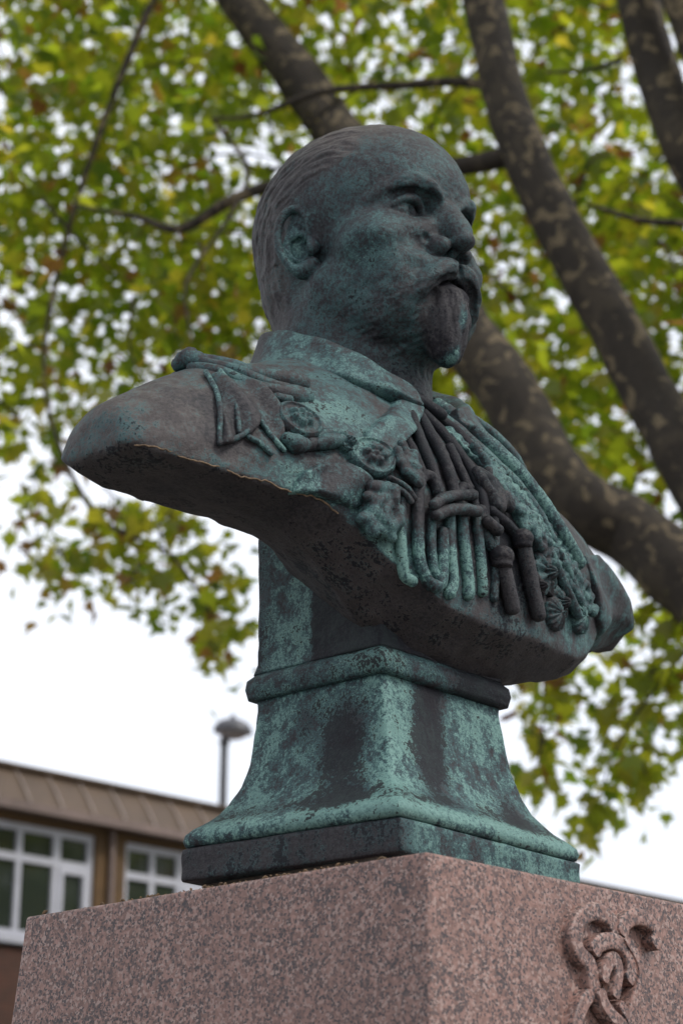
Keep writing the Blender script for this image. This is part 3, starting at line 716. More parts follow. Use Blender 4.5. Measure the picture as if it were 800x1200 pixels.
# toggles: rope, turned ball, hanging ferrule
def toggle(rope, ball, rb, tip, rt, seed):
    t = tubes('toggle', on([ball, ((ball[0]*.5+tip[0]*.5), (ball[1]+tip[1])/2), tip], rt*.9), [rt*.95, rt, rt*.92], pat=(.36,.30,.3), n=16, seed=seed)
    cord('cord', rope, .0105, seed=seed+1)
    c = on([ball], rb*.7)[0]; G = Grid(c-rb-.02, c+rb+.02, .003)
    G.ell(c, (rb,rb,rb*.86), .003); G.ell(c-np.array([0,0,rb*.75]), (rb*.85,rb*.85,.006), .006)
    V, F = G.mesh(); bpart('ball', V, F, t, (.28,.36,.35)); return t
toggle([(.0,.665),(.008,.632),(.024,.605)], (.042,.590), .0225, (.074,.505), .0145, 61)
toggle([(.031,.671),(.070,.660),(.098,.648)], (.106,.640), .020, (.148,.510), .0145, 64)
tubes('rope_collar', on([(-.002,.640),(.012,.634),(.026,.632)], .022), .011, pat=(.3,.3,.3), seed=67)
clump('knot', [(.00,.735),(.03,.75),(.07,.73),(.085,.70),(.06,.675),(.02,.69)], .014, .012, 9, 68, (.34,.30,.3))

# sash rope and medals on the left breast
def rb(n, P, r, pat, seed, out=None): return tubes(n, on(P, r*.7 if out is None else out), r, pat=pat, n=14, sub=10, wob=.08, seed=seed)
rb('sash_cord', [(.045,.90),(.085,.865),(.123,.829),(.164,.786),(.215,.745),(.262,.700),(.325,.660)], .0150, (.66,0,.2), 71, .014)
rb('sash_cord', [(.01,.87),(.05,.84),(.095,.795),(.14,.755),(.185,.715),(.225,.675)], .011, (.55,.1,.2), 72)
slab('sash', [(.03,.87),(.075,.86),(.18,.76),(.30,.665),(.40,.61),(.385,.585),(.27,.60),(.15,.665),(.07,.745),(.00,.83)], .010, pat=(.64,.02,.2), folds=lambda X,Z: .004*np.sin((X+Z)*80)+.003*np.sin(X*260)*np.sin(Z*230))
clump('medal_cluster', [(.04,.80),(.07,.80),(.12,.73),(.17,.68),(.24,.645),(.215,.615),(.15,.635),(.10,.68),(.06,.74)], .012, .010, 38, 73, (.58,.08,.2), elong=1.0)
clump('medal_cluster', [(.25,.66),(.31,.645),(.38,.615),(.40,.585),(.34,.575),(.28,.60),(.25,.62)], .014, .0095, 30, 74, (.55,.08,.3), elong=1.3)
rb('medal_bar', [(.205,.640),(.245,.605),(.285,.575),(.31,.555)], .010, (.58,.05,.2), 75, .014)
rb('medal_bar', [(.235,.655),(.28,.622),(.32,.590)], .009, (.58,.05,.2), 76, .014)
relief('star_medal', (.190,.600), .046, .042, star(8), 10, pat=(.48,.12,.3))
relief('star_medal', (.150,.563), .030, .030, star(8), 0, pat=(.30,.35,.3), nr=18, nth=48)
relief('star_medal', (.245,.560), .034, .034, star(10), 0, pat=(.5,.12,.3), nr=18, nth=60)
relief('shell_medal', (.225,.535), .030, .030, shell, 0, pat=(.56,.05,.3), nr=14, nth=56)
relief('shell_medal', (.335,.560), .030, .032, shell, 10, pat=(.58,.05,.3), nr=14, nth=56)
slab('cloak_edge', [(.40,.70),(.46,.72),(.56,.70),(.62,.665),(.635,.62),(.60,.585),(.52,.555),(.47,.545),(.43,.58)], .014, pat=(.5,0,.6), folds=lambda X,Z: .006*np.sin((X*.6+Z)*45))
# left epaulette end standing above the shoulder line
V, F = tube([(.155,.055,.925),(.215,.052,.912),(.285,.045,.890),(.33,.04,.868)], [.020,.026,.026,.020], 16, 8, .6, (0,.35,1), .04, 77); bpart('epaulette', V, F, pat=(.52,0,.4))
V, F = tube([(.345,.035,.845),(.40,.035,.815),(.44,.035,.785)], [.014,.018,.014], 14, 8, .7, (0,.35,1), .04, 78); bpart('epaulette', V, F, pat=(.52,0,.4))

# ---- turned-down collar
def collar():
    top = [(-.048,.108,.893),(-.108,.082,.930),(-.152,.030,.973),(-.171,-.045,1.016),(-.168,-.112,1.048),(-.138,-.188,1.068),(-.08,-.232,1.080),(0,-.245,1.083)]
    bot = [(-.055,.128,.858),(-.122,.108,.868),(-.174,.058,.893),(-.202,-.025,.930),(-.200,-.11,.962),(-.158,-.197,.985),(-.09,-.250,.998),(0,-.264,1.0)]
    def full(p): p = np.array(p, float); m = p[:-1][::-1]*np.array([-1,1,1]); return spline(np.vstack([p, m]), 8)
    T, B = full(top), full(bot); n = len(T); V = []
    prof = [(-.02,-.030),(-.02,-.012),(.02,.004),(.12,.010),(.30,.010),(.55,.009),(.80,.010),(.94,.0135),(1.02,.010),(1.06,.0),(1.03,-.012),(.9,-.03)]
    ctr = np.array([0,-.09,0])
    for i in range(n):
        up = T[i]-B[i]; o = (T[i]+B[i])/2-ctr; o[2] = 0; 
        tang = T[min(i+1,n-1)]-T[max(i-1,0)]; nn = np.cross(tang, up); nn /= np.linalg.norm(nn)
        if nn@o < 0: nn = -nn
        e = min(i, n-1-i); sh = 1 if e > 2 else (.45,.8,.95)[e]
        for s, h in prof:
            wv = .0035*math.sin(i*.55+s*4)*math.sin(i*.21)
            V.append(T[i]-up*(.5+(s-.5)*(sh*.15+.85))+nn*(h*sh+wv))
    m = len(prof); F = [(i*m+j, i*m+j+1, (i+1)*m+j+1, (i+1)*m+j) for i in range(n-1) for j in range(m-1)]
    F += [tuple(range(m))[::-1], tuple((n-1)*m+j for j in range(m))]
    o = bpart('collar', V, F, pat=(.53,0,.4))
    sd = o.modifiers.new('sub', 'SUBSURF'); sd.levels = sd.render_levels = 2
collar()

# ---- socle: plate, swept foot, neck, band, upright
def socle_ring(z, hl, hf, r, cx=0, cy=0, ns=5, ne=14):
    P = []
    for qx, qy, a0 in ((1,1,0),(-1,1,90),(-1,-1,180),(1,-1,270)):
        for k in range(ns): a = R(a0+90*k/(ns-1)); P.append((qx*(hl-r)+r*math.cos(a), qy*(hf-r)+r*math.sin(a)))
        nx = {(1,1):(-1,1),(-1,1):(-1,-1),(-1,-1):(1,-1),(1,-1):(1,1)}[(qx,qy)]
        a = R(a0+90); p0 = np.array(P[-1]); a1 = R(a0+90); p1 = np.array((nx[0]*(hl-r)+r*math.cos(a1), nx[1]*(hf-r)+r*math.sin(a1)))
        for k in range(1, ne): P.append(tuple(p0+(p1-p0)*k/ne))
    return [(x+cx, y+cy, z) for x, y in P]
def loft(name, levels, fn, seed, sub=3):
    L = np.array(levels, float); D = []
    for i in range(len(L)-1):
        k = max(1, int(abs(L[i+1]-L[i]).max()/.006))
        for q in range(k): D.append(L[i]+(L[i+1]-L[i])*q/k)
    D.append(L[-1]); V = []
    for z, hl, hf, r in D:
        t = float(np.clip((z-.13)/.23, 0, 1)); ph = R(5.0-3.4*t); cx, cy = -.005+.010*t, -.017-.018*t     # the casting sits a little askew
        V += [(x*math.cos(ph)+y*math.sin(ph)+cx, -x*math.sin(ph)+y*math.cos(ph)+cy, zz) for x, y, zz in socle_ring(z, hl, hf, r)]
    n = len(V)//len(D); V = np.array(V); m = len(D)
    F = [(i*n+j, i*n+(j+1)%n, (i+1)*n+(j+1)%n, (i+1)*n+j) for i in range(m-1) for j in range(n)]
    F += [tuple(range(n))[::-1], tuple((m-1)*n+j for j in range(n))]
    d = .004*lattice_noise(V[:,0], V[:,1], V[:,2], 22, seed)+.003*lattice_noise(V[:,0], V[:,1], V[:,2], 60, seed+1)
    q = V*np.array([1,1,0]); q /= np.linalg.norm(q,axis=1)[:,None]+1e-9; V = V+q*d[:,None]
    return bpart(name, V, F, fn=fn)
def foot_pat(V):
    X, Y, Z = V[:,0], V[:,1], V[:,2]
    g = .66+.22*blob(V,(-.2,.16,.17),(.06,.06,.08))+.18*blob(V,(-.16,.13,.3),(.06,.05,.12))+.22*np.exp(-((Z-.122)/.014)**2)
    left = sstep(-X-np.abs(Y)*.9, -.02, .05)          # the side face towards the lamp post
    front = 1-left
    d = left*(.72*np.exp(-(((Y-.045)/.055)**2+((Z-.26)/.085)**2))+.40*np.exp(-(((Y+.05)/.03)**2+((Z-.31)/.05)**2))+.45*np.exp(-(((Y-.10)/.05)**2)-((Z-.16)/.04)**2))
    d = d+front*.80*np.exp(-((X+.045-.25*(Z-.3))/.042)**2)*sstep(Z,.12,.22)+.30*np.exp(-((Z-.150)/.014)**2)
    d = d+front*.5*np.exp(-((X-.13)/.04)**2-((Z-.17)/.04)**2)
    return np.stack([g, d, g*0+.3], 1)
def plate_pat(V):
    left = sstep(-V[:,0]-np.abs(V[:,1])*.9, -.02, .05)
    return np.stack([.34+.26*(1-left), .22*left, V[:,0]*0+.15], 1)
def up_pat(V):
    X, Y, Z = V[:,0], V[:,1], V[:,2]
    left = sstep(-X-np.abs(Y)*.9, -.02, .05)
    d = left*.75*sstep(Y, -.045, -.03)+.1+(1-left)*.4; return np.stack([.68-.2*(1-left), d, X*0+.2], 1)
loft('base_plate', [(.046,.256,.223,.006),(.049,.258,.225,.007),(.097,.258,.225,.007),(.101,.252,.219,.007)], plate_pat, 81)
loft('swept_foot', [(.1012,.250,.217,.008),(.1025,.256,.223,.009),(.112,.260,.227,.012),(.122,.258,.225,.014),(.132,.249,.216,.016),(.145,.233,.201,.018),(.16,.217,.188,.018),(.178,.202,.176,.016),(.21,.186,.163,.014),(.25,.174,.154,.013),(.30,.165,.147,.012),(.345,.161,.144,.012),(.364,.161,.144,.012)], foot_pat, 83)
loft('band', [(.3645,.164,.147,.010),(.367,.172,.156,.012),(.385,.177,.161,.014),(.400,.175,.158,.014),(.409,.166,.149,.012),(.4115,.163,.145,.012)], lambda V: np.stack([.66+0*V[:,0], .22+.35*sstep(V[:,0],-.02,.05), .2+0*V[:,0]], 1), 85)
loft('upright', [(.411,.165,.147,.010),(.43,.161,.143,.010),(.55,.161,.143,.010),(.66,.163,.145,.010)], up_pat, 87)
# mortar bed under the plate
V = socle_ring(.012, .235, .200, .01, 0, -.02)+socle_ring(.0465, .235, .200, .01, 0, -.02); n = len(V)//2
o = obj('mortar_bed', np.array(V)*np.array([1,-1,1]), [(j, (j+1)%n, n+(j+1)%n, n+j)[::-1] for j in range(n)]+[tuple(range(n, 2*n))[::-1]], simple('mortar', (.10,.085,.07), .95, .4, 60, .5, .004), bust, False)

# ================================================================== PLANE TREE
LIMBS = {
 'D':[(3.15,11.00,3.93,0.358),(2.74,11.30,4.60,0.299),(2.38,11.60,5.08,0.246),(2.13,11.80,5.45,0.225),(1.85,12.00,5.83,0.222),(1.59,12.00,5.98,0.220),(1.37,12.10,6.26,0.215),(1.15,12.30,6.87,0.210),(0.83,12.50,7.50,0.206),(0.43,12.70,8.30,0.201),(0.00,12.90,9.22,0.189),(-0.35,13.00,9.87,0.174),(-0.66,13.10,10.38,0.164),(-1.01,13.20,11.04,0.147),(-1.59,13.30,12.17,0.124),(-2.43,13.40,13.55,0.089)],
 'B':[(3.15,11.00,3.93,0.310),(2.75,11.10,4.60,0.245),(2.38,11.20,5.41,0.200),(2.08,11.30,6.10,0.180),(1.96,11.40,6.43,0.172),(1.75,11.50,7.00,0.168),(1.49,11.60,7.66,0.163),(1.28,11.70,8.25,0.156),(1.12,11.80,8.87,0.150),(0.99,11.90,9.76,0.144),(0.84,12.00,10.84,0.124),(0.52,12.20,12.40,0.091)],
 'C':[(3.14,10.80,3.93,0.282),(2.93,10.80,5.27,0.220),(2.57,10.90,6.72,0.180),(2.34,11.00,7.58,0.154),(2.15,11.00,8.10,0.145),(2.03,11.10,8.69,0.143),(1.94,11.10,9.21,0.140),(1.85,11.20,10.22,0.116),(1.58,11.40,11.77,0.085)],
 'C2':[(2.57,10.90,6.72,0.154),(2.43,10.80,7.89,0.127),(2.28,10.80,8.50,0.118),(2.15,10.80,9.00,0.109),(1.94,10.80,9.78,0.094),(1.72,10.80,11.02,0.057)],
 'b1':[(1.11,11.80,8.93,0.047),(0.85,11.90,9.09,0.038),(0.47,12.00,9.13,0.033),(-0.12,12.10,9.14,0.027),(-0.60,12.20,9.01,0.018),(-0.91,12.30,9.04,0.012)],
 'b2':[(1.18,11.75,8.44,0.080),(0.81,11.90,8.43,0.070),(0.24,12.10,8.51,0.059),(-0.42,12.30,8.52,0.048),(-0.78,12.40,8.44,0.042),(-1.14,12.50,8.27,0.036),(-1.46,12.60,8.42,0.021),(-1.90,12.70,8.57,0.012)],
 'b3':[(2.23,11.60,7.83,0.028),(1.97,11.70,7.91,0.023),(1.65,11.80,8.08,0.014)],
 'b4':[(1.83,11.30,8.88,0.020),(1.64,11.40,8.87,0.014),(1.37,11.50,8.91,0.011)],
 'b5':[(-0.91,12.30,9.04,0.015),(-0.66,12.40,8.68,0.018),(-0.80,12.30,8.22,0.015),(-1.05,12.20,7.71,0.012),(-1.01,12.20,7.26,0.009)],
 'b6':[(2.11,11.70,5.35,0.020),(2.20,11.75,5.12,0.016),(1.99,11.85,4.84,0.011),(1.72,11.95,4.49,0.008),(1.55,12.00,4.08,0.004)],
 'b7':[(1.44,12.10,6.06,0.020),(1.36,12.20,5.61,0.014),(1.31,12.30,5.09,0.010),(1.25,12.20,4.45,0.005)],
 'b8':[(-1.35,13.30,11.11,0.040),(-1.79,13.20,9.61,0.026),(-2.08,13.1,8.21,0.018),(-2.08,12.90,7.17,0.014),(-1.67,12.60,6.19,0.017),(-1.14,12.60,5.88,0.014),(-0.79,12.60,5.35,0.008)],
}
LEAF2D = [(0,0),(.10,-.03),(.42,-.10),(.30,.10),(.62,.30),(.36,.34),(.40,.50),(.16,.52),(0,1.0),(-.16,.52),(-.40,.50),(-.36,.34),(-.62,.30),(-.30,.10),(-.42,-.10),(-.10,-.03)]
LT = [(0,1,2,3),(0,3,4,5),(0,5,6,7),(0,7,8,9),(0,9,10,11),(0,11,12,13),(0,13,14,15)]
def leaf_verts(size, fold=.25, droop=.2):
    P = np.array(LEAF2D)*size
    z = np.abs(P[:,0])*fold - droop*(P[:,1]**2)/size
    return np.column_stack([P[:,0], P[:,1], z])
def rand_rot(rg, n, hang=.5):
    """leaves hang: tip pointing outward and down, faces roughly up with wide scatter"""
    yaw = rg.uniform(0, 2*np.pi, n); pitch = rg.normal(-.7*hang-.1, .55, n); roll = rg.normal(0, .6, n)
    cy, sy, cp, sp, cr, sr = np.cos(yaw), np.sin(yaw), np.cos(pitch), np.sin(pitch), np.cos(roll), np.sin(roll)
    O, I = np.zeros(n), np.ones(n)
    Rz = np.stack([cy,-sy,O,sy,cy,O,O,O,I],-1).reshape(n,3,3); Rx = np.stack([I,O,O,O,cp,-sp,O,sp,cp],-1).reshape(n,3,3)
    Ry = np.stack([cr,O,sr,O,I,O,-sr,O,cr],-1).reshape(n,3,3); return Rz@Rx@Ry
def leaves_mesh(name, P, S, rg, parent, hue_fn=None, hang=.5):
    n = len(P); base = leaf_verts(1.0); k = len(base)
    Rm = rand_rot(rg, n, hang); V = np.einsum('nij,kj->nki', Rm, base)*S[:,None,None]+P[:,None,:]
    F = np.array([[f[0],f[1],f[2],f[3]] for f in LT]); F = (F[None]+np.arange(n)[:,None,None]*k).reshape(-1,4)
    hue = np.clip(rg.normal(.33, .22, n)+(0 if hue_fn is None else hue_fn(P)), 0, 1)
    hue = np.where(rg.random(n) < .06, rg.uniform(.85,1,n), hue)
    c = np.repeat(np.stack([hue, hue, hue],1), k, 0)
    return obj(name, V.reshape(-1,3), F, M_leaf, parent, False, c)
def sample_crown(rg, n, box, dens):
    out = []
    while sum(map(len, out)) < n:
        P = rg.uniform(box[0], box[1], (n*2,3)); out.append(P[rg.random(len(P)) < dens(P)])
    return np.vstack(out)[:n]
LOWX = [-6,-4,-2.5,-1.95,-1.6,-1.1,-.6,.3,.9,1.4,2.1,2.7,3.4,5,7]; LOWZ = [6.6,6.7,6.75,6.6,6.95,6.9,6.6,6.3,6.25,6.2,6.2,5.7,5.4,5.6,6.5]
def tree():
    t = empty('plane_tree', (3.7, 11.0, 0))
    tag(t, 'large plane tree with mottled leaning limbs arching behind the bronze bust', 'tree')
    off = np.array([3.7, 11.0, 0])
    tr = [(0.15,0,-.1,.62),(0.05,0,.5,.50),(0,0,1.5,.44),(-.2,0,2.7,.42),(-.5,0,3.7,.42),(-.62,0,4.1,.34)]
    V, F = tube([p[:3] for p in tr], [p[3] for p in tr], 20, 6, wob=.05, seed=1); obj('trunk', V, F, M_bark, t)
    made = {}
    for k, P in LIMBS.items():
        P = np.array(P); V, F = tube(P[:,:3]-off, P[:,3], 16 if P[0,3] > .1 else 8, 6, wob=.06, seed=len(k)+len(P))
        par = t if k in 'BCDC2' else made['D' if k in ('b5','b6','b7','b8') else 'B']
        made[k] = obj('limb' if k in 'BCDC2' else 'branch', V, F, M_bark, par)
    rg = np.random.default_rng(5)
    # fine twigs threading the crown
    tw = MB()
    for i in range(170):
        x = rg.uniform(-4.5,4.5); y = rg.uniform(12.4,16.5); z0 = np.interp(x, LOWX, LOWZ); z = 1.6+(z0-1.6)*y/13+rg.uniform(.3,6)
        p = np.array([x,y,z]); d = rg.normal(size=3); d[2] *= .6; d /= np.linalg.norm(d); L = rg.uniform(.5,1.5)
        q = [p, p+d*L*.5+rg.normal(size=3)*.08, p+d*L+rg.normal(size=3)*.15-np.array([0,0,.15])]
        r = rg.uniform(.006,.02); V, F = tube(np.array(q)-off, [r, r*.7, r*.3], 5, 3, cap=False); tw.add(V, F)
    o = tw.build('twigs', M_bark, t, True); o['kind'] = 'stuff'
    # crown: leaf-sized faces, thicker in clumps with sky holes between
    def dens(P):
        x, y, z = P.T; zb = 1.6+(np.interp(x, LOWX, LOWZ)-1.6)*y/13
        n1 = lattice_noise(x, y, z, .95, 31)*1.0+lattice_noise(x, y, z, 2.1, 32)*.8
        e = sstep(z-zb+n1*.9, -.1, .5)
        top = 1-sstep(z, 13.5, 16)
        return np.clip(e*top*(.16+.84*sstep(n1, -.22, .16)), 0, 1)
    P = sample_crown(rg, 31000, ((-6.5,12.7,5.0),(7,17.2,16)), dens); S = rg.uniform(.11,.19,len(P))
    o = leaves_mesh('crown', P-off, S, rg, t); o['kind'] = 'stuff'
    # the crown's nearer side, above the statue and out of the picture
    def dens2(P):
        x, y, z = P.T; n1 = lattice_noise(x, y, z, .8, 33)*1.1
        return np.clip((z > 2.9+y*.80)*(.5+n1), 0, 1)
    P = sample_crown(rg, 5200, ((-6,3.0,6.5),(7.5,12.6,14)), dens2); S = rg.uniform(.12,.2,len(P))
    o = leaves_mesh('crown', P-off, S, rg, t); o['kind'] = 'stuff'
    # hanging sprays whose leaves read one by one: each leaf an object
    variants = []
    for i in range(10):
        hue = .30+.045*i if i < 9 else .9
        v = leaf_verts(.15, .15+.03*i, .1+.03*i); variants.append(meshdata('leaf', v, np.array(LT), M_leaf, False, np.full((len(v),3), hue)))
    sprays = [  # centre x,y,z, half sizes, count
        ((-2.10,12.7,6.25),(.20,.3,.30),18),((-1.95,12.7,5.86),(.30,.3,.16),14),((-1.55,12.7,6.12),(.34,.3,.26),32),((-1.10,12.6,5.98),(.30,.3,.26),30),
        ((-.80,12.6,5.62),(.16,.3,.22),16),((-.85,12.6,5.28),(.14,.25,.16),10),((-1.35,12.7,5.75),(.30,.3,.10),10),
        ((1.60,12.1,5.30),(.28,.3,.22),26),((2.10,11.9,5.22),(.26,.3,.26),26),((1.33,12.2,4.86),(.16,.3,.22),20),((1.94,11.9,4.82),(.24,.3,.20),24),
        ((1.24,12.2,4.38),(.14,.3,.26),16),((1.80,12.0,4.28),(.18,.3,.16),20),((1.54,12.0,4.02),(.09,.25,.14),10),((1.62,12.0,4.60),(.2,.3,.2),14),((2.25,11.8,4.6),(.15,.3,.2),14)]
    nl = 0; tw = MB()
    for c, h, n in sprays:
        c = np.array(c); h = np.array(h); Rm = rand_rot(rg, n, .9)
        for i in range(n):
            if nl >= 300: break
            d = rg.normal(size=3)*.5; p = c+np.clip(d,-1.1,1.1)*h-off
            o = bpy.data.objects.new('leaf', variants[rg.integers(10)]); COL.objects.link(o); o.parent = t
            s = rg.uniform(.75,1.2); M = Matrix.Translation(Vector(p)) @ Matrix(Rm[i].tolist()).to_4x4() @ Matrix.Scale(s, 4); o.matrix_local = M; nl += 1
            if i % 3 == 0:
                q = c+rg.normal(size=3)*h*.35+np.array([0,0,h[2]*.5])-off; V, F = tube([q, (q+p)/2+rg.normal(size=3)*.03, p], [.007,.005,.003], 4, 3, cap=False); tw.add(V, F)
    o = tw.build('twigs', M_bark, t, True); o['kind'] = 'stuff'
    P = np.vstack([np.array(c)+np.array([0,.7,.06])+rg.normal(size=(int(n*2.2),3))*.62*np.array([h[0]*1.1,.5,h[2]]) for c, h, n in sprays])
    o = leaves_mesh('crown', P-off, rg.uniform(.09,.16,len(P)), rg, t); o['kind'] = 'stuff'
    return t
tree()

def far_tree(x, y, h, seed, label):
    t = empty('street_tree', (x, y, 0)); tag(t, label, 'tree', 'trees across the street')
    rg = np.random.default_rng(seed)
    V, F = tube([(0,0,-.1),(0,.1,h*.3),(.2,0,h*.55),(.1,.1,h*.8)], [.3,.24,.18,.06], 10, 5, wob=.05); obj('trunk', V, F, M_bark, t)
    def dens(P):
        r = np.sqrt((P[:,0]/(h*.36))**2+(P[:,1]/(h*.36))**2+((P[:,2]-h*.62)/(h*.40))**2)
        return np.clip((r < 1)*(.35+r*.5+lattice_noise(*P.T, .8, seed)*1.4), 0, 1)
    P = sample_crown(rg, 3000, ((-h*.4,-h*.4,h*.2),(h*.4,h*.4,h*1.05)), dens)
    o = leaves_mesh('crown', P, rg.uniform(.3,.55,len(P)), rg, t); o['kind'] = 'stuff'
for i, (x, y, h, lb) in enumerate([(17,19,10,'shortest green street tree, nearest the granite plinth, across from the school building'),(18,24.5,11,'middle green street tree of the row across from the school building'),(16,31,11,'farthest green street tree of the row across from the school building')]): far_tree(x, y, h, 50+i, lb)

# ================================================================== BUILDING AND LAMP
def building():
    P0 = Vector((-2.63, 22, 0))
    t = empty('school_building', P0, RZ); tag(t, 'low brown building with mansard roof and white framed windows at left', 'building')
    # local x along the facade, local -y towards the street, z up
    brick = newmat('red_brown_brick'); m, nt, b = brick
    tc = N(nt, 'ShaderNodeTexCoord').outputs['Object']
    mp = nt.nodes.new('ShaderNodeMapping'); mp.inputs['Rotation'].default_value = (R(90),0,0); nt.links.new(tc, mp.inputs['Vector'])
    bt = nt.nodes.new('ShaderNodeTexBrick'); bt.inputs['Scale'].default_value = 4.4; nt.links.new(mp.outputs[0], bt.inputs['Vector'])
    bt.inputs['Color1'].default_value = (.105,.042,.028,1); bt.inputs['Color2'].default_value = (.075,.034,.024,1); bt.inputs['Mortar'].default_value = (.10,.075,.06,1); bt.inputs['Mortar Size'].default_value = .015
    nt.links.new(bt.outputs[0], b.inputs['Base Color']); b.inputs['Roughness'].default_value = .9
    M_brick = m
    M_ochre = simple('brown_cladding', (.110,.060,.022), .7, .2, 3, .1); M_roof = simple('brown_roof_sheet', (.085,.050,.026), .55, .2, 2.5, .1)
    M_white = simple('white_frame_paint', (.52,.52,.59), .45, .06, 5, .05); M_trim = simple('roof_trim', (.20,.145,.13), .6, .15, 4, .05); M_rib = simple('pale_roof_rib', (.36,.29,.26), .6, .2, 4, .05)
    M_dark = simple('room_interior', (.03,.033,.03), .9, .3, 2, 0)
    g, nt, b = newmat('window_glass'); b.inputs['Base Color'].default_value = (.028,.036,.030,1); b.inputs['Roughness'].default_value = .06; b.inputs['Specular IOR Level'].default_value = .6
    x0, x1, D = -9, 12.0, 9
    MB().box(x0,x1,0,D,0,4.44).build('wall', M_brick, t)
    MB().box(x0,x1,.25,D,4.44,5.80).build('upper_wall', M_dark, t)
    MB().box(x0,x1,-.02,.25,5.76,5.84).build('lintel', M_ochre, t)
    # mansard: sloped sheet with standing ribs
    V = [(x0,-.22,5.90),(x1,-.22,5.90),(x1,.10,6.36),(x0,.10,6.36),(x0,D,6.36),(x1,D,6.36),(x0,D,5.84),(x1,D,5.84),(x0,-.22,5.84),(x1,-.22,5.84)]
    roof = obj('roof', V, [(0,1,2,3),(3,2,5,4),(4,5,7,6),(8,9,1,0),(6,7,9,8),(0,3,4,6,8),(1,9,7,5,2)], M_roof, t, False)
    MB().box(x0-.05,x1+.05,-.27,-.221,5.84,5.93).build('gutter', M_trim, roof)
    MB().box(x0-.05,x1+.05,.03,.16,6.361,6.40).build('roof_cap', M_roof, roof)
    me = None
    for i in range(46):
        x = x0+.22+i*.445
        Vb, Fb = tube([(0,-.225,5.93),(0,-.085,6.14),(0,.09,6.355)], .011, 6, 3)
        if me is None: me = meshdata('rib', Vb, Fb, M_rib)
        o = bpy.data.objects.new('rib', me); COL.objects.link(o); o.parent = roof; o.location = (x,0,0)
    # windows: (left, right, mullions, casement spans)
    zs, zt, zh = 4.56, 5.40, 5.76
    def window(a, b, mull, cas):
        wdw = empty('window', ((a+b)/2,0,0)); wdw.parent = t; c = (a+b)/2
        f = MB(); fr = .075
        f.box(a-c,a-c+fr,.02,.10,zs,zh); f.box(b-c-fr,b-c,.02,.10,zs,zh); f.box(a-c+fr,b-c-fr,.02,.10,zs,zs+fr); f.box(a-c+fr,b-c-fr,.02,.10,zh-fr,zh); f.box(a-c+fr,b-c-fr,.022,.098,zt-.04,zt+.04)
        for q, wd in mull: f.box(q-c-wd/2,q-c+wd/2,.026,.094,zs+fr,zt-.04); f.box(q-c-wd/2,q-c+wd/2,.026,.094,zt+.04,zh-fr)
        for p, q in cas:
            f.box(p-c,p-c+.06,.005,.06,zs+fr,zt-.04); f.box(q-c-.06,q-c,.005,.06,zs+fr,zt-.04); f.box(p-c+.06,q-c-.06,.005,.06,zs+fr,zs+fr+.06); f.box(p-c+.06,q-c-.06,.005,.06,zt-.10,zt-.04)
        f.build('frame', M_white, wdw)
        MB().box(a-c-.03,b-c+.03,-.07,.10,zs-.075,zs-.002).build('sill', M_white, wdw)
        xs = sorted([a]+[q for q, _ in mull]+[b])
        for p, q in zip(xs[:-1], xs[1:]):
            MB().box(p-c+.01,q-c-.01,.062,.075,zs+.01,zt).build('pane', g, wdw); MB().box(p-c+.01,q-c-.01,.0621,.0751,zt+.004,zh-.01).build('pane', g, wdw)
    window(-2.30,-.13,[(-1.68,.07),(-1.14,.07),(-.63,.10)],[(-.60,-.20)])
    window(.30,2.55,[(.75,.07),(1.17,.10),(1.75,.07)],[(1.20,1.72)])
    window(-5.0,-2.72,[(-4.4,.07),(-3.85,.1),(-3.3,.07)],[(-3.82,-3.33)])
    window(2.98,5.25,[(3.5,.07),(4.0,.1),(4.6,.07)],[])
    for a, b_ in ((-2.72,-2.30),(-.13,.30),(2.55,2.98),(-9,-5.0),(5.25,12)):
        MB().box(a+.001,b_-.001,-.03,.25,4.441,5.759).build('pier', M_ochre, t)
    Vp, Fp = tube([(.06,-.075,3.2),(.06,-.075,5.84)], .035, 8, 2); obj('downpipe', Vp, Fp, M_trim, t)
building()

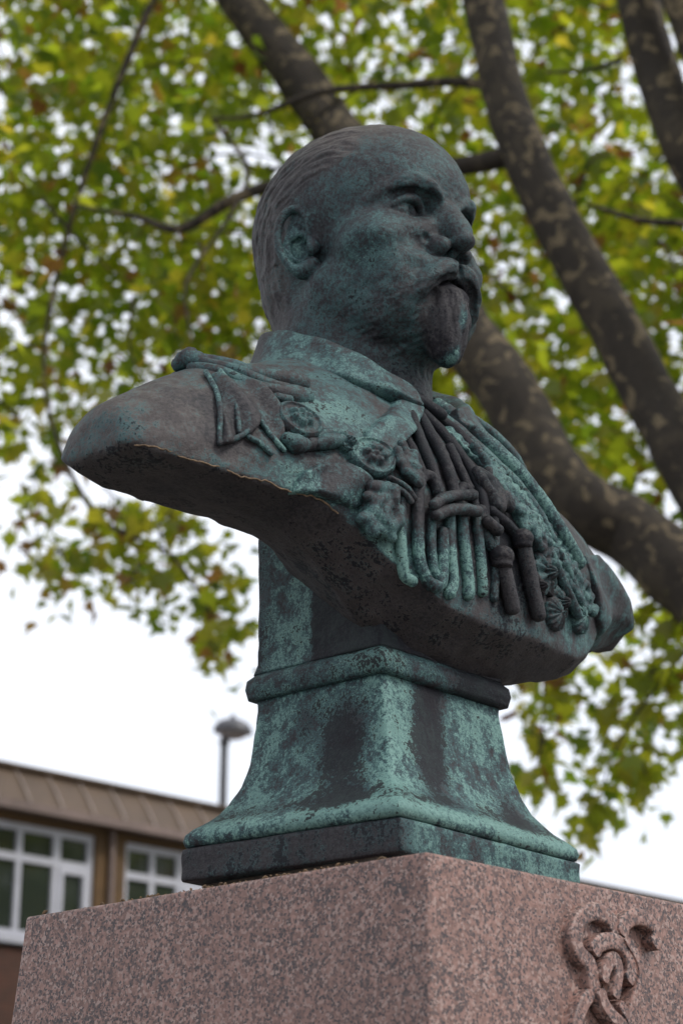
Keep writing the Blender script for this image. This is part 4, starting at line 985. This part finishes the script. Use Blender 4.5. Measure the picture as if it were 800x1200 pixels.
def lamp():
    t = empty('street_lamp', (-1.56, 26.0, 0)); tag(t, 'grey street lamp with low domed head above the brown roof', 'street lamp')
    M_l = simple('lamp_grey_paint', (.075,.075,.085), .45, .15, 8, .05); Mg = simple('frosted_lamp_bowl', (.34,.34,.37), .3, .05, 5, 0)
    V, F = tube([(-.04,0,-.1),(-.04,0,1.2),(-.02,0,4.5),(.0,0,7.86)], [.085,.075,.062,.052], 14, 5); obj('pole', V, F, M_l, t)
    def lathe(prof, n=28):
        V = [(r*math.cos(a), r*math.sin(a), z) for r, z in prof for a in [2*math.pi*k/n for k in range(n)]]
        m = len(prof); F = [(i*n+j, i*n+(j+1)%n, (i+1)*n+(j+1)%n, (i+1)*n+j) for i in range(m-1) for j in range(n)]+[tuple(range(n))[::-1], tuple((m-1)*n+j for j in range(n))]
        return V, F
    OX = np.array([.11,0,0]); V, F = lathe([(.255,7.92),(.265,7.935),(.255,7.985),(.215,8.05),(.14,8.095),(.05,8.115),(.04,8.13),(.03,8.165),(.012,8.18)]); V = np.array(V); V[:,1] *= .75; V[:,2] -= V[:,0]*.06; hood = obj('hood', V+OX, F, M_l, t)
    V, F = lathe([(.05,7.83),(.12,7.85),(.21,7.90),(.248,7.93)]); V = np.array(V); V[:,1] *= .75; V[:,2] -= V[:,0]*.06; obj('bowl', V+OX, F, Mg, t)
    V, F = lathe([(.055,7.76),(.075,7.78),(.075,7.815),(.05,7.83)]); obj('collar', V, F, M_l, t)
    Vb, Fb = lathe([(.12,0),(.12,.9),(.09,1.0)]); obj('base', Vb, Fb, M_l, t)
lamp()

# dry plane-tree litter caught on the plinth ledge
def litter():
    rg = np.random.default_rng(9); m = MB()
    Vx = CORNER; 
    for i in range(120):
        u = rg.uniform(.015,.10); v = np.clip(rg.normal(.42,.20),.12,.85)      # along the left ledge
        z = .024*min(1,u/.165)+.002
        p = Vector((u, v, z)); s = rg.uniform(.002,.007)
        d = Vector(rg.normal(size=3).tolist()); d.z *= .35; d.normalize()
        V, F = tube([np.array(p)-np.array(d)*s, np.array(p)+np.array((0,0,s*.5)), np.array(p)+np.array(d)*s], [s*.15,s*.42,s*.12], 5, 2, cap=False); m.add(V, F)
    o = m.build('leaf_litter', simple('dry_litter', (.12,.075,.04), .9, .5, 90, 0), None, False)
    o.location = CORNER; o.rotation_euler = (0,0,RZ)
    tag(o, 'dry brown plant litter on the plinth ledge', 'litter', kind='stuff')
litter()
